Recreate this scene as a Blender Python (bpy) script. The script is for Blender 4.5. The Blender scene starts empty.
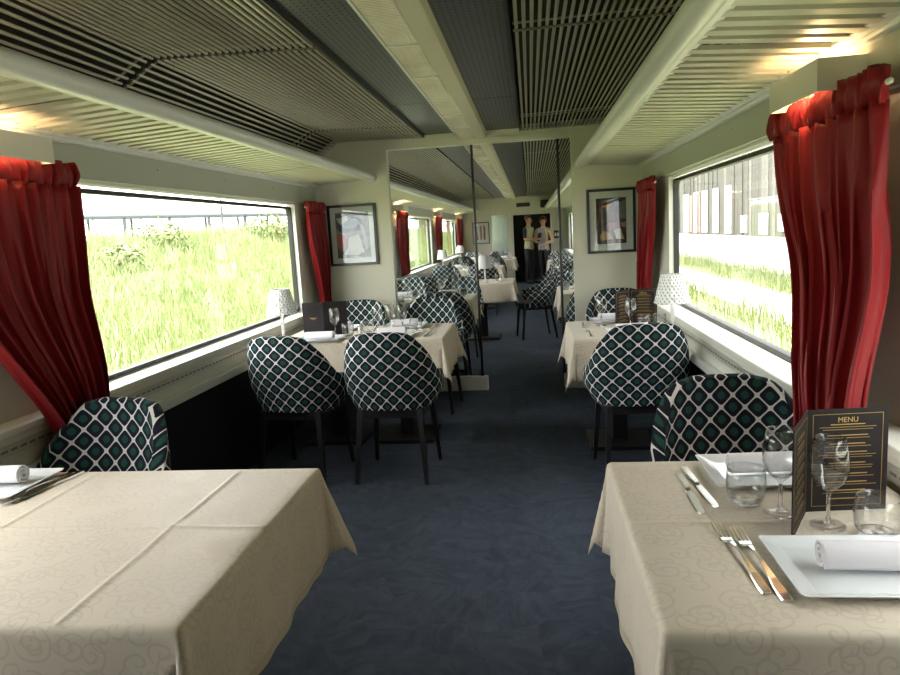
import bpy, bmesh, math, random
import numpy as np
from mathutils import Vector, Matrix

# ------------------------------------------------------------------ camera, world, sun, exposure
SC = bpy.context.scene
COL = SC.collection
F_PX, CX, CY, HC = 700.0, 450.0, 337.5, 1.40
def cam_basis(vp=(530.0, 228.0), roll=0.038):
    d = np.array([vp[0]-CX, -(vp[1]-CY), -F_PX]); d /= np.linalg.norm(d)
    z = np.array([-math.sin(roll), math.cos(roll), 0.0]); z -= d*z.dot(d); z /= np.linalg.norm(z)
    x = np.cross(d, z)
    return np.stack([x, d, z], 0)
RB = cam_basis()
cd = bpy.data.cameras.new('camera'); cam = bpy.data.objects.new('camera', cd); COL.objects.link(cam)
cd.sensor_width = 36.0; cd.lens = 36.0*F_PX/900.0; cd.clip_start = 0.02; cd.clip_end = 500
M = Matrix([[*RB[0], 0], [*RB[1], 0], [*RB[2], HC], [0, 0, 0, 1]])
cam.matrix_world = M
SC.camera = cam

W = bpy.data.worlds.new('overcast_sky'); SC.world = W; W.use_nodes = True
nt = W.node_tree; bg = nt.nodes['Background']
tc = nt.nodes.new('ShaderNodeTexCoord'); nz = nt.nodes.new('ShaderNodeTexNoise'); nz.inputs['Scale'].default_value = 2.2
nz.inputs['Detail'].default_value = 5
rp = nt.nodes.new('ShaderNodeValToRGB'); rp.color_ramp.elements[0].color = (.96, .97, 1, 1); rp.color_ramp.elements[1].color = (1, .985, .96, 1)
rp.color_ramp.elements[0].position = .3; rp.color_ramp.elements[1].position = .65
nt.links.new(tc.outputs['Generated'], nz.inputs['Vector']); nt.links.new(nz.outputs['Fac'], rp.inputs['Fac'])
nt.links.new(rp.outputs['Color'], bg.inputs['Color']); bg.inputs['Strength'].default_value = 1.0
sl = bpy.data.lights.new('hazy_sun', 'SUN'); sl.energy = 2.6; sl.angle = math.radians(8); sl.color = (1, .97, .9)
sun = bpy.data.objects.new('hazy_sun', sl); COL.objects.link(sun)
sun.rotation_euler = Vector((-.10, -.16, -1)).to_track_quat('-Z', 'Y').to_euler()
SC.view_settings.view_transform = 'Standard'; SC.view_settings.look = 'None'
SC.view_settings.gamma = 1; SC.view_settings.use_curve_mapping = False
SC.view_settings.exposure = 3.2

# ------------------------------------------------------------------ pixel helpers (a direction, cut by a known surface)
def ray(px, py): return RB @ np.array([px-CX, -(py-CY), -F_PX])
def at_z(px, py, z): r = ray(px, py); t = (z-HC)/r[2]; return Vector(r*t)+Vector((0, 0, HC))
def at_y(px, py, y): r = ray(px, py); t = y/r[1]; return Vector(r*t)+Vector((0, 0, HC))
def at_x(px, py, x): r = ray(px, py); t = x/r[0]; return Vector(r*t)+Vector((0, 0, HC))

# ------------------------------------------------------------------ materials
class NT:
    def __init__(s, name):
        s.m = bpy.data.materials.new(name); s.m.use_nodes = True; s.t = s.m.node_tree
        s.b = s.t.nodes['Principled BSDF']; s.out = s.t.nodes['Material Output']
    def n(s, kind, **kw):
        k = s.t.nodes.new('ShaderNode'+kind)
        for a, v in kw.items():
            if a in k.inputs.keys() if isinstance(a, str) else False: k.inputs[a].default_value = v
            else: setattr(k, a, v)
        return k
    def l(s, a, b): s.t.links.new(a, b)
    def math(s, op, a, b=None, c=None):
        k = s.t.nodes.new('ShaderNodeMath'); k.operation = op
        for i, v in enumerate((a, b, c)):
            if v is None: continue
            if isinstance(v, (int, float)): k.inputs[i].default_value = v
            else: s.l(v, k.inputs[i])
        return k.outputs[0]
    def mix(s, fac, a, b):
        k = s.t.nodes.new('ShaderNodeMix'); k.data_type = 'RGBA'
        for sock, v in ((k.inputs[0], fac), (k.inputs[6], a), (k.inputs[7], b)):
            if isinstance(v, (int, float)): sock.default_value = v
            elif isinstance(v, tuple): sock.default_value = (*v, 1) if len(v) == 3 else v
            else: s.l(v, sock)
        return k.outputs[2]
    def coord(s, kind='Object'): return s.t.nodes.new('ShaderNodeTexCoord').outputs[kind]
    def noise(s, vec, scale, detail=3, rough=.5, dist=0):
        k = s.t.nodes.new('ShaderNodeTexNoise'); k.inputs['Scale'].default_value = scale; k.inputs['Detail'].default_value = detail
        k.inputs['Roughness'].default_value = rough; k.inputs['Distortion'].default_value = dist
        if vec is not None: s.l(vec, k.inputs['Vector'])
        return k.outputs['Fac']
    def bump(s, h, strength=.2, dist=.002):
        k = s.t.nodes.new('ShaderNodeBump'); k.inputs['Strength'].default_value = strength; k.inputs['Distance'].default_value = dist
        s.l(h, k.inputs['Height']); s.l(k.outputs[0], s.b.inputs['Normal'])
    def scale(s, vec, v):
        k = s.t.nodes.new('ShaderNodeMapping'); k.inputs['Scale'].default_value = v; s.l(vec, k.inputs['Vector']); return k.outputs[0]
    def sep(s, vec):
        k = s.t.nodes.new('ShaderNodeSeparateXYZ'); s.l(vec, k.inputs[0]); return k.outputs
    def set(s, **kw):
        for a, v in kw.items(): s.b.inputs[a.replace('_', ' ')].default_value = v
        return s
def plain(name, c, rough=.5, metal=0.0, var=.08, scale=6, bump=0, spec=.5, **kw):
    t = NT(name); t.set(Roughness=rough, Metallic=metal)
    t.b.inputs['Specular IOR Level'].default_value = spec
    f = t.noise(t.coord(), scale, 4)
    lo = tuple(x*(1-var) for x in c); hi = tuple(min(1, x*(1+var)) for x in c)
    t.l(t.mix(f, lo, hi), t.b.inputs['Base Color'])
    if bump: t.bump(t.noise(t.coord(), bump, 3), .25, .002)
    for a, v in kw.items(): t.b.inputs[a.replace('_', ' ')].default_value = v
    return t.m
def emis(name, c, e):
    t = NT(name); t.set(Emission_Strength=e); t.b.inputs['Emission Color'].default_value = (*c, 1); t.b.inputs['Base Color'].default_value = (*c, 1); return t.m

MT = {}
MT['cream'] = plain('cream_paint', (.63, .62, .50), .45, var=.04, scale=2)
MT['cream_light'] = plain('pale_cream_paint', (.66, .66, .58), .4, var=.04, scale=2)
MT['white_metal'] = plain('white_painted_metal', (.62, .63, .58), .32, var=.03)
MT['header'] = plain('grey_cream_header', (.40, .41, .35), .45, var=.05, scale=2)  # header panels coloured greyer and darker than the cream walls
MT['strip_trim'] = plain('beige_trim_paint', (.50, .46, .35), .4, var=.04, scale=3)
MT['gasket'] = plain('black_rubber', (.012, .013, .014), .5)
MT['black'] = plain('black_lacquer', (.012, .012, .014), .35)
MT['black_metal'] = plain('black_metal', (.015, .015, .016), .4, .3)
MT['dado'] = plain('charcoal_carpet_lining', (.012, .013, .018), .9, bump=300, spec=.2)
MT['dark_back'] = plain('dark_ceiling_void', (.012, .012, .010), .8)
MT['slat'] = plain('anodised_slat', (.37, .345, .285), .34, .5, var=.12, scale=9)
MT['rack_slat'] = plain('cream_rack_slat', (.52, .50, .42), .45, var=.05)
MT['alu'] = plain('brushed_aluminium', (.60, .58, .50), .38, .5, var=.1, scale=30)
MT['steel'] = plain('polished_steel', (.72, .71, .69), .16, 1, var=.03)
MT['ceramic'] = plain('white_porcelain', (.74, .77, .78), .12, var=.02)
MT['napkin'] = plain('white_linen', (.72, .70, .73), .85, var=.03, bump=500)
MT['skin'] = plain('skin', (.46, .26, .18), .5)
MT['menu'] = plain('dark_menu_card', (.016, .012, .014), .55, var=.3, scale=8, spec=.25)
MT['gold'] = plain('gold_print', (.50, .33, .10), .4, .3)
MT['mat_board'] = plain('white_mat_board', (.66, .67, .64), .6, var=.02)
MT['frame'] = plain('black_picture_frame', (.012, .011, .011), .3)
MT['concrete'] = plain('pale_render', (.85, .84, .80), .8, var=.08)

def carpet():
    t = NT('blue_carpet'); t.set(Roughness=.95); t.b.inputs['Specular IOR Level'].default_value = .15
    co = t.coord()
    v = t.n('TexVoronoi'); v.inputs['Scale'].default_value = 4.6; t.l(co, v.inputs['Vector'])
    # brushed fan patches: a streak direction per patch
    ang = t.math('MULTIPLY', t.sep(v.outputs['Color'])[0], 6.28)
    rot = t.n('VectorRotate'); rot.rotation_type = 'Z_AXIS'; t.l(co, rot.inputs['Vector']); t.l(ang, rot.inputs['Angle'])
    st = t.noise(t.scale(rot.outputs[0], (7, 17, 1)), 1.0, 6, .66, .8)
    base = t.mix(t.sep(v.outputs['Color'])[1], (.028, .038, .058), (.036, .047, .070))
    f = t.math('MULTIPLY', t.math('POWER', st, 2.2), .9)
    c = t.mix(f, base, (.12, .14, .17))
    t.l(c, t.b.inputs['Base Color'])
    t.bump(t.noise(co, 420, 2), .5, .003)
    return t.m
MT['carpet'] = carpet()

def upholstery():
    t = NT('diamond_upholstery'); t.set(Roughness=.85); t.b.inputs['Specular IOR Level'].default_value = .2
    uv = t.coord('UV'); x, y, _ = t.sep(uv)
    X = t.math('DIVIDE', x, .090); Y = t.math('DIVIDE', y, .083)
    # slight ogee waviness
    fa = t.math('FRACT', t.math('ADD', X, Y)); fb = t.math('FRACT', t.math('SUBTRACT', X, Y))
    pa = t.math('ABSOLUTE', t.math('SUBTRACT', fa, .5)); pb = t.math('ABSOLUTE', t.math('SUBTRACT', fb, .5))
    mx = t.math('MAXIMUM', pa, pb)
    n4 = t.math('POWER', t.math('ADD', t.math('POWER', pa, 5.0), t.math('POWER', pb, 5.0)), .2)
    line = t.math('GREATER_THAN', n4, .460)
    n2 = t.math('POWER', t.math('ADD', t.math('POWER', pa, 2.6), t.math('POWER', pb, 2.6)), 1/2.6)
    dot = t.math('LESS_THAN', n2, .225)
    ring = t.math('LESS_THAN', n2, .30)
    c = t.mix(ring, (.008, .010, .020), (.010, .016, .022))
    c = t.mix(dot, c, (.014, .066, .050))
    c = t.mix(line, c, (.66, .66, .64))
    t.l(c, t.b.inputs['Base Color'])
    t.bump(t.noise(uv, 700, 2), .3, .001)
    return t.m
MT['fabric'] = upholstery()

def damask():
    t = NT('beige_damask'); t.set(Roughness=.62)
    t.b.inputs['Sheen Weight'].default_value = .2
    uv = t.coord('UV')
    nzc = t.n('TexNoise'); nzc.inputs['Scale'].default_value = 9; t.l(uv, nzc.inputs['Vector'])
    add = t.n('VectorMath'); add.operation = 'MULTIPLY_ADD'; t.l(nzc.outputs['Color'], add.inputs[0]); add.inputs[1].default_value = (.03, .03, 0); t.l(uv, add.inputs[2])
    masks = []
    for sc, sgn in ((11.0, 1), (17.0, -1)):
        v = t.n('TexVoronoi'); v.inputs['Scale'].default_value = sc; v.voronoi_dimensions = '2D'; t.l(add.outputs[0], v.inputs['Vector'])
        sub = t.n('VectorMath'); sub.operation = 'SUBTRACT'; t.l(add.outputs[0], sub.inputs[0]); t.l(v.outputs['Position'], sub.inputs[1])
        sx, sy, _ = t.sep(sub.outputs[0])
        ln = t.math('SQRT', t.math('ADD', t.math('MULTIPLY', sx, sx), t.math('MULTIPLY', sy, sy)))
        an = t.math('DIVIDE', t.math('ARCTAN2', sy, sx), 6.2832)
        rnd = t.sep(v.outputs['Color'])[0]
        ph = t.math('FRACT', t.math('ADD', t.math('ADD', t.math('MULTIPLY', ln, 52.0), t.math('MULTIPLY', an, float(sgn))), rnd))
        w = t.math('LESS_THAN', t.math('ABSOLUTE', t.math('SUBTRACT', ph, .5)), .13)
        masks.append(t.math('MULTIPLY', w, t.math('LESS_THAN', ln, .45/sc)))
    m = t.math('MAXIMUM', masks[0], masks[1])
    c = t.mix(t.noise(uv, 3, 3), (.60, .525, .415), (.64, .565, .45))
    c = t.mix(t.math('MULTIPLY', m, .8), c, (.515, .445, .345))
    t.l(c, t.b.inputs['Base Color'])
    rr = t.math('SUBTRACT', .66, t.math('MULTIPLY', m, .2)); t.l(rr, t.b.inputs['Roughness'])
    t.bump(t.noise(uv, 900, 2), .15, .0006)
    return t.m
MT['damask'] = damask()
MT['hem'] = plain('cloth_hem', (.50, .44, .33), .7, var=.04)

def satin():
    t = NT('red_satin'); t.set(Roughness=.46); t.b.inputs['Sheen Weight'].default_value = .03
    t.b.inputs['Specular IOR Level'].default_value = .28
    uv = t.coord()
    c = t.mix(t.noise(t.scale(uv, (8, 8, 1)), 3, 3), (.20, .005, .009), (.26, .008, .012))
    t.l(c, t.b.inputs['Base Color'])
    t.bump(t.noise(t.scale(uv, (30, 30, 3)), 2, 3), .05, .004)
    return t.m
MT['satin'] = satin()

def perforated():
    t = NT('perforated_ceiling_panel'); t.set(Roughness=.36, Metallic=.35)
    x, y, _ = t.sep(t.coord())
    fx = t.math('SUBTRACT', t.math('FRACT', t.math('DIVIDE', x, .026)), .5); fy = t.math('SUBTRACT', t.math('FRACT', t.math('DIVIDE', y, .034)), .5)
    d = t.math('SQRT', t.math('ADD', t.math('MULTIPLY', fx, fx), t.math('MULTIPLY', fy, fy)))
    h = t.math('LESS_THAN', d, .15)
    t.l(t.mix(h, (.055, .06, .066), (.006, .006, .006)), t.b.inputs['Base Color'])
    t.l(t.math('ADD', .34, t.math('MULTIPLY', h, .5)), t.b.inputs['Roughness'])
    return t.m
MT['perf'] = perforated()

def lens_mat():
    t = NT('prismatic_lamp_lens'); t.set(Roughness=.16)
    co = t.coord(); x, y, _ = t.sep(co)
    w = t.math('MULTIPLY', t.math('SINE', t.math('MULTIPLY', t.math('ADD', x, y), 190)), t.math('SINE', t.math('MULTIPLY', t.math('SUBTRACT', x, y), 190)))
    c = t.mix(t.noise(co, 4, 5, .7), (.42, .35, .25), (.92, .86, .72))
    c = t.mix(t.math('GREATER_THAN', t.math('ABSOLUTE', w), .93), c, (.92, .90, .82))
    t.l(c, t.b.inputs['Base Color']); t.bump(w, .35, .004)
    return t.m
MT['lens'] = lens_mat()

def glass_pane():
    t = NT('window_glass'); t.t.nodes.remove(t.b)
    tr = t.n('BsdfTransparent'); tr.inputs[0].default_value = (.96, .98, .97, 1)
    gl = t.n('BsdfGlossy'); gl.inputs['Roughness'].default_value = .01
    lw = t.n('LayerWeight'); lw.inputs['Blend'].default_value = .5
    fr = t.math('ADD', .045, t.math('MULTIPLY', .95, t.math('POWER', lw.outputs['Facing'], 5.0)))
    mx = t.n('MixShader'); t.l(fr, mx.inputs[0]); t.l(tr.outputs[0], mx.inputs[1]); t.l(gl.outputs[0], mx.inputs[2])
    t.l(mx.outputs[0], t.out.inputs[0]); return t.m
MT['pane'] = glass_pane()
def crystal(name, tint=(1, 1, 1)):
    t = NT(name); t.t.nodes.remove(t.b)
    g = t.n('BsdfGlass'); g.inputs['IOR'].default_value = 1.48; g.inputs['Roughness'].default_value = 0; g.inputs['Color'].default_value = (*tint, 1)
    tr = t.n('BsdfTransparent'); mx = t.n('MixShader'); mx.inputs[0].default_value = .25
    t.l(g.outputs[0], mx.inputs[1]); t.l(tr.outputs[0], mx.inputs[2]); t.l(mx.outputs[0], t.out.inputs[0]); return t.m
MT['crystal'] = crystal('clear_glassware')
def thin_glass():
    t = NT('thin_glass_wall'); t.t.nodes.remove(t.b)
    tr = t.n('BsdfTransparent'); gl = t.n('BsdfGlossy'); gl.inputs['Roughness'].default_value = .02
    lw = t.n('LayerWeight'); lw.inputs['Blend'].default_value = .5
    f = lw.outputs['Facing']
    t.l(t.mix(t.math('POWER', f, 3.0), (.985, .99, .985), (.55, .58, .57)), tr.inputs[0])
    fr = t.math('ADD', .065, t.math('MULTIPLY', .85, t.math('POWER', f, 4.0)))
    mx = t.n('MixShader'); t.l(fr, mx.inputs[0]); t.l(tr.outputs[0], mx.inputs[1]); t.l(gl.outputs[0], mx.inputs[2])
    t.l(mx.outputs[0], t.out.inputs[0]); return t.m
MT['thin_glass'] = thin_glass()
def lamp_crystal():
    t = NT('faceted_lamp_plastic'); t.set(Roughness=.1); t.b.inputs['Transmission Weight'].default_value = .55; t.b.inputs['IOR'].default_value = 1.3
    t.b.inputs['Base Color'].default_value = (.92, .93, .92, 1); return t.m
MT['lamp_crystal'] = lamp_crystal()
def shade_mat():
    t = NT('faceted_white_shade'); t.set(Roughness=.2)
    uv = t.coord('UV'); x, y, _ = t.sep(uv)
    a = t.math('FRACT', t.math('ADD', t.math('MULTIPLY', x, 22), t.math('MULTIPLY', y, 5))); b = t.math('FRACT', t.math('SUBTRACT', t.math('MULTIPLY', x, 22), t.math('MULTIPLY', y, 5)))
    m = t.math('MULTIPLY', t.math('GREATER_THAN', a, .62), t.math('GREATER_THAN', b, .5))
    t.l(t.mix(m, (.86, .87, .86), (.30, .31, .30)), t.b.inputs['Base Color'])
    t.b.inputs['Transmission Weight'].default_value = .25
    return t.m
MT['shade'] = shade_mat()

def grass_mat(name, a, b):
    t = NT(name); t.set(Roughness=.7)
    t.l(t.mix(t.math('SMOOTH_MAX' if False else 'ADD', t.math('MULTIPLY', t.noise(t.coord(), .9, 5), .6), t.math('MULTIPLY', t.noise(t.coord(), 14, 3), .45)), a, b), t.b.inputs['Base Color']); return t.m
MT['grass'] = grass_mat('tall_meadow_grass', (.07, .14, .03), (.38, .41, .19))
MT['soil'] = grass_mat('grassy_soil', (.08, .13, .03), (.30, .30, .13))
MT['gravel'] = plain('platform_gravel', (.27, .245, .21), .9, var=.3, scale=14, bump=60)
MT['leaf'] = grass_mat('tree_leaves', (.08, .13, .035), (.26, .29, .12))
MT['bark'] = plain('pale_bark', (.30, .26, .19), .9, var=.3)
MT['timber'] = plain('weathered_timber', (.17, .16, .14), .9, var=.4, scale=(7))
MT['timber2'] = plain('dark_weathered_timber', (.11, .105, .09), .9, var=.35, scale=7)
MT['poster'] = plain('white_notice', (.85, .88, .92), .6, var=.1, scale=3)
MT['canopy'] = plain('grey_canopy_sheet', (.16, .19, .20), .6)
MT['steelpost'] = plain('grey_galvanised_steel', (.07, .08, .085), .5, .3)

# ------------------------------------------------------------------ mesh helpers
class MB:
    def __init__(s): s.v = []; s.f = []; s.uv = []; s.has = False; s.mi = []
    def add(s, vs, fs, uvs=None, mi=0):
        o = len(s.v); s.v += [tuple(p) for p in vs]; s.f += [tuple(i+o for i in f) for f in fs]; s.mi += [mi]*len(fs)
        if uvs is not None: s.uv += list(uvs); s.has = True
        else: s.uv += [(p[0], p[1]) for p in vs]
        return s
    def box(s, x0, x1, y0, y1, z0, z1, mi=0):
        return s.add([(x0, y0, z0), (x1, y0, z0), (x1, y1, z0), (x0, y1, z0), (x0, y0, z1), (x1, y0, z1), (x1, y1, z1), (x0, y1, z1)],
                     [(0, 3, 2, 1), (4, 5, 6, 7), (0, 1, 5, 4), (1, 2, 6, 5), (2, 3, 7, 6), (3, 0, 4, 7)], mi=mi)
    def cbox(s, c, d, mi=0): return s.box(c[0]-d[0]/2, c[0]+d[0]/2, c[1]-d[1]/2, c[1]+d[1]/2, c[2]-d[2]/2, c[2]+d[2]/2, mi)
    def bar(s, a, b, w0, w1=None, n=4, twist=math.pi/4):
        a, b = Vector(a), Vector(b); w1 = w0 if w1 is None else w1
        d = (b-a).normalized(); up = Vector((0, 0, 1)) if abs(d.z) < .9 else Vector((0, 1, 0))
        e1 = d.cross(up).normalized(); e2 = e1.cross(d)
        vs = []
        for p, w in ((a, w0), (b, w1)):
            for k in range(n):
                t = 2*math.pi*k/n+twist; vs.append(p+(e1*math.cos(t)+e2*math.sin(t))*w)
        fs = [(k, (k+1) % n, n+(k+1) % n, n+k) for k in range(n)]+[tuple(range(n-1, -1, -1)), tuple(range(n, 2*n))]
        return s.add(vs, fs)
    def lathe(s, prof, n=24, c=(0, 0, 0), close=False):
        vs = []; m = len(prof)
        uv = []
        for i, (r, z) in enumerate(prof):
            for k in range(n):
                t = 2*math.pi*k/n; vs.append((c[0]+r*math.cos(t), c[1]+r*math.sin(t), c[2]+z)); uv.append((k/n, z))
        fs = []
        rng = range(m) if close else range(m-1)
        for i in rng:
            j = (i+1) % m
            for k in range(n):
                k2 = (k+1) % n; fs.append((i*n+k, i*n+k2, j*n+k2, j*n+k))
        if not close:
            if prof[0][0] > 1e-5: fs.append(tuple(range(n-1, -1, -1)))
            if prof[-1][0] > 1e-5: fs.append(tuple((m-1)*n+k for k in range(n)))
        return s.add(vs, fs, uv)
    def grid(s, fn, nu, nv, closed_u=False, mi=0):
        vs = []; uv = []
        for i in range(nu):
            for j in range(nv):
                p, q = fn(i/(nu-1), j/(nv-1)); vs.append(p); uv.append(q)
        fs = [(i*nv+j, (i+1)*nv+j, (i+1)*nv+j+1, i*nv+j+1) for i in range(nu-1) for j in range(nv-1)]
        return s.add(vs, fs, uv, mi)
    def prism(s, poly, axis, a, b):
        """poly of 2D points extruded along axis ('x','y','z') between a and b"""
        n = len(poly)
        def P(p, t): return {'x': (t, p[0], p[1]), 'y': (p[0], t, p[1]), 'z': (p[0], p[1], t)}[axis]
        vs = [P(p, a) for p in poly]+[P(p, b) for p in poly]
        fs = [(k, (k+1) % n, n+(k+1) % n, n+k) for k in range(n)]+[tuple(range(n-1, -1, -1)), tuple(range(n, 2*n))]
        return s.add(vs, fs)
    def mesh(s, name, mats, smooth=False):
        me = bpy.data.meshes.new(name); me.from_pydata([tuple(p) for p in s.v], [], s.f)
        if not isinstance(mats, (list, tuple)): mats = [mats]
        for m in mats: me.materials.append(MT[m] if isinstance(m, str) else m)
        if len(mats) > 1: me.polygons.foreach_set('material_index', s.mi)
        if s.has:
            ul = me.uv_layers.new(name='UVMap'); li = np.empty(len(me.loops), dtype=np.int32); me.loops.foreach_get('vertex_index', li)
            ul.data.foreach_set('uv', np.array(s.uv, dtype=np.float32)[li].ravel())
        bm = bmesh.new(); bm.from_mesh(me); bmesh.ops.recalc_face_normals(bm, faces=bm.faces); bm.to_mesh(me); bm.free()
        if smooth: me.polygons.foreach_set('use_smooth', [True]*len(me.polygons))
        me.update(); return me
    def build(s, name, mats, parent=None, smooth=False, loc=None, bevel=0, auto=None):
        o = bpy.data.objects.new(name, s.mesh(name, mats, smooth)); COL.objects.link(o)
        if parent is not None: o.parent = parent
        if loc is not None: o.location = loc
        if bevel:
            m = o.modifiers.new('bevel', 'BEVEL'); m.width = bevel; m.segments = 2; m.limit_method = 'ANGLE'; m.angle_limit = .7
        if auto:
            m = o.modifiers.new('edge_split', 'EDGE_SPLIT'); m.split_angle = auto
        return o
def tag(o, label, cat, group=None, kind=None):
    if label: o['label'] = label
    if cat: o['category'] = cat
    if group: o['group'] = group
    if kind: o['kind'] = kind
    return o
def struct(o, label=None):
    o['kind'] = 'structure'
    if label: o['label'] = label
    return o
def empty(name, loc=(0, 0, 0), rz=0):
    o = bpy.data.objects.new(name, None); COL.objects.link(o); o.location = loc; o.rotation_euler = (0, 0, rz); o.empty_display_size = .05
    return o
def link(name, me, parent=None, loc=(0, 0, 0), rz=0):
    o = bpy.data.objects.new(name, me); COL.objects.link(o); o.location = loc; o.rotation_euler = (0, 0, rz)
    if parent is not None: o.parent = parent
    return o
KIDS = {}
def copy_tree(o, parent=None):
    c = o.copy(); COL.objects.link(c); c.parent = parent
    for ch in list(o.children): copy_tree(ch, c)
    return c
def sstep(a, b, x):
    t = min(1, max(0, (x-a)/(b-a))); return t*t*(3-2*t)
def inst(proto, used, loc, rz, label, cat=None, group=None):
    o = copy_tree(proto) if used else proto
    o.location = loc; o.rotation_euler = (0, 0, rz); tag(o, label, cat, group); return o

# ------------------------------------------------------------------ the carriage shell
XL, XR = -1.86, .95
XC = (XL+XR)/2
ZS, ZT, ZC = .828, 1.690, 2.20       # sill, window head, ceiling slats
YB, YW, YE = -2.6, 6.05, 18.55       # rear, partition, far end
TH = .07
WIN_L = [(.15, 1.86), (2.48, 5.52), (6.75, 9.25), (10.25, 13.3), (14.5, 17.6)]
WIN_R = [(.15, 1.84), (2.42, 5.03), (6.75, 9.25), (10.25, 13.3), (14.5, 17.6)]

fl = MB().box(XL, XR, YB, YE+1.6, -.06, 0).build('floor', 'carpet'); struct(fl)
def side_wall(side, X, wins, sgn):
    """sgn = +1: room lies towards +x of the wall plane"""
    def bx(m, a, b, y0, y1, z0, z1):           # a,b: depth into the room
        x0, x1 = X+sgn*a, X+sgn*b
        m.box(min(x0, x1), max(x0, x1), y0, y1, z0, z1)
    m = MB()
    bx(m, -TH, 0, YB, YE, ZT, 2.32)
    bx(m, -TH, 0, YB, YE, 0, ZS)
    ys = [YB]+[v for w in wins for v in w]+[YE]
    for i in range(0, len(ys), 2): bx(m, -TH, 0, ys[i], ys[i+1], ZS, ZT)
    wall = struct(m.build('wall_'+side, 'cream_light'))
    for (a, b) in ((YB, YW-.03), (YW+.05, YE)):
        m = MB(); bx(m, .0, .10, a, b, ZS-.03, ZS); m.build('sill_ledge', 'cream_light', wall, bevel=.006)
        m = MB(); bx(m, .0, .085, a, b, .665, ZS-.03); m.build('heater_casing', 'cream_light', wall)
        m = MB(); bx(m, .05, .11, a, b, .635, .685); m.build('casing_lip', 'white_metal', wall, bevel=.006)
        m = MB(); bx(m, .085, .0895, a, b, .735, .775); m.build('heater_grille', 'alu', wall)
        m = MB()
        y = a+.02
        while y < min(b, 6) - .05: bx(m, .0895, .0905, y, y+.030, .751, .759); y += .045
        g = m.build('grille_slots', plain('grille_slot_shadow_grey', (.22, .21, .18), .6), wall); g['kind'] = 'stuff'
        m = MB(); bx(m, .0, .05, a, b, 0, .635); m.build('dado_panel', 'dado', wall)
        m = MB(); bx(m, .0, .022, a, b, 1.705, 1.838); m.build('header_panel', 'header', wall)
        m = MB(); bx(m, .0, .05, a, b, 1.838, 1.872); m.build('cornice_trim', 'white_metal', wall, bevel=.012)
        sm = MB().lathe([(.005, 0), (.004, .003), (0, .004)], 8).mesh('screw', 'steel')
        y = a+.4
        while y < min(b, 6): 
            s_ = link('screw', sm, wall, (X+sgn*.022, y, 1.79)); s_.rotation_euler = (0, sgn*math.pi/2, 0); y += .8
    return wall
wallL = side_wall('left', XL, WIN_L, 1)
wallR = side_wall('right', XR, WIN_R, -1)

def rrect(w, h, r, n=5):
    pts = []
    for cx_, cy_, a0 in ((w/2-r, h/2-r, 0), (-w/2+r, h/2-r, 90), (-w/2+r, -h/2+r, 180), (w/2-r, -h/2+r, 270)):
        for k in range(n+1):
            a = math.radians(a0+90*k/n); pts.append((cx_+r*math.cos(a), cy_+r*math.sin(a)))
    return pts
def ring(m, out, inn, P0, P1):
    """frame between two outlines; P0/P1 map 2D -> 3D front/back"""
    n = len(out)
    vs = [P0(p) for p in out]+[P0(p) for p in inn]+[P1(p) for p in out]+[P1(p) for p in inn]
    fs = []
    for k in range(n):
        k2 = (k+1) % n
        fs += [(k, k2, n+k2, n+k), (2*n+k, 3*n+k, 3*n+k2, 2*n+k2), (k, 2*n+k, 2*n+k2, k2), (n+k, n+k2, 3*n+k2, 3*n+k)]
    m.add(vs, fs)
nwin = 0
for X, wins, sgn in ((XL, WIN_L, 1), (XR, WIN_R, -1)):
    for (a, b) in wins:
        nwin += 1
        yc, zc = (a+b)/2, (ZS+ZT)/2; w, h = b-a, ZT-ZS
        m = MB()
        xo = X-sgn*.065; xi = X-sgn*.030
        ring(m, rrect(w-.004, h-.02, .04), rrect(w-.045, h-.06, .06), lambda p: (xi, yc+p[0], zc-.006+p[1]), lambda p: (xo, yc+p[0], zc-.006+p[1]))
        fr = m.build('window_%d' % nwin, 'gasket'); struct(fr)
        pm = MB(); o_ = rrect(w-.04, h-.055, .06)
        xp = X-sgn*.05; n = len(o_)
        pm.add([(xp, yc+p[0], zc-.006+p[1]) for p in o_], [tuple(range(n))])
        pm.build('pane', 'pane', fr)
        # pale reveal trims of the opening
        t = MB()
        for (y0, y1) in ((a, a+.012), (b-.012, b)): t.box(min(X, X-sgn*.03), max(X, X-sgn*.03), y0, y1, ZS, ZT)
        t.build('reveal_trim', 'white_metal', fr)

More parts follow.
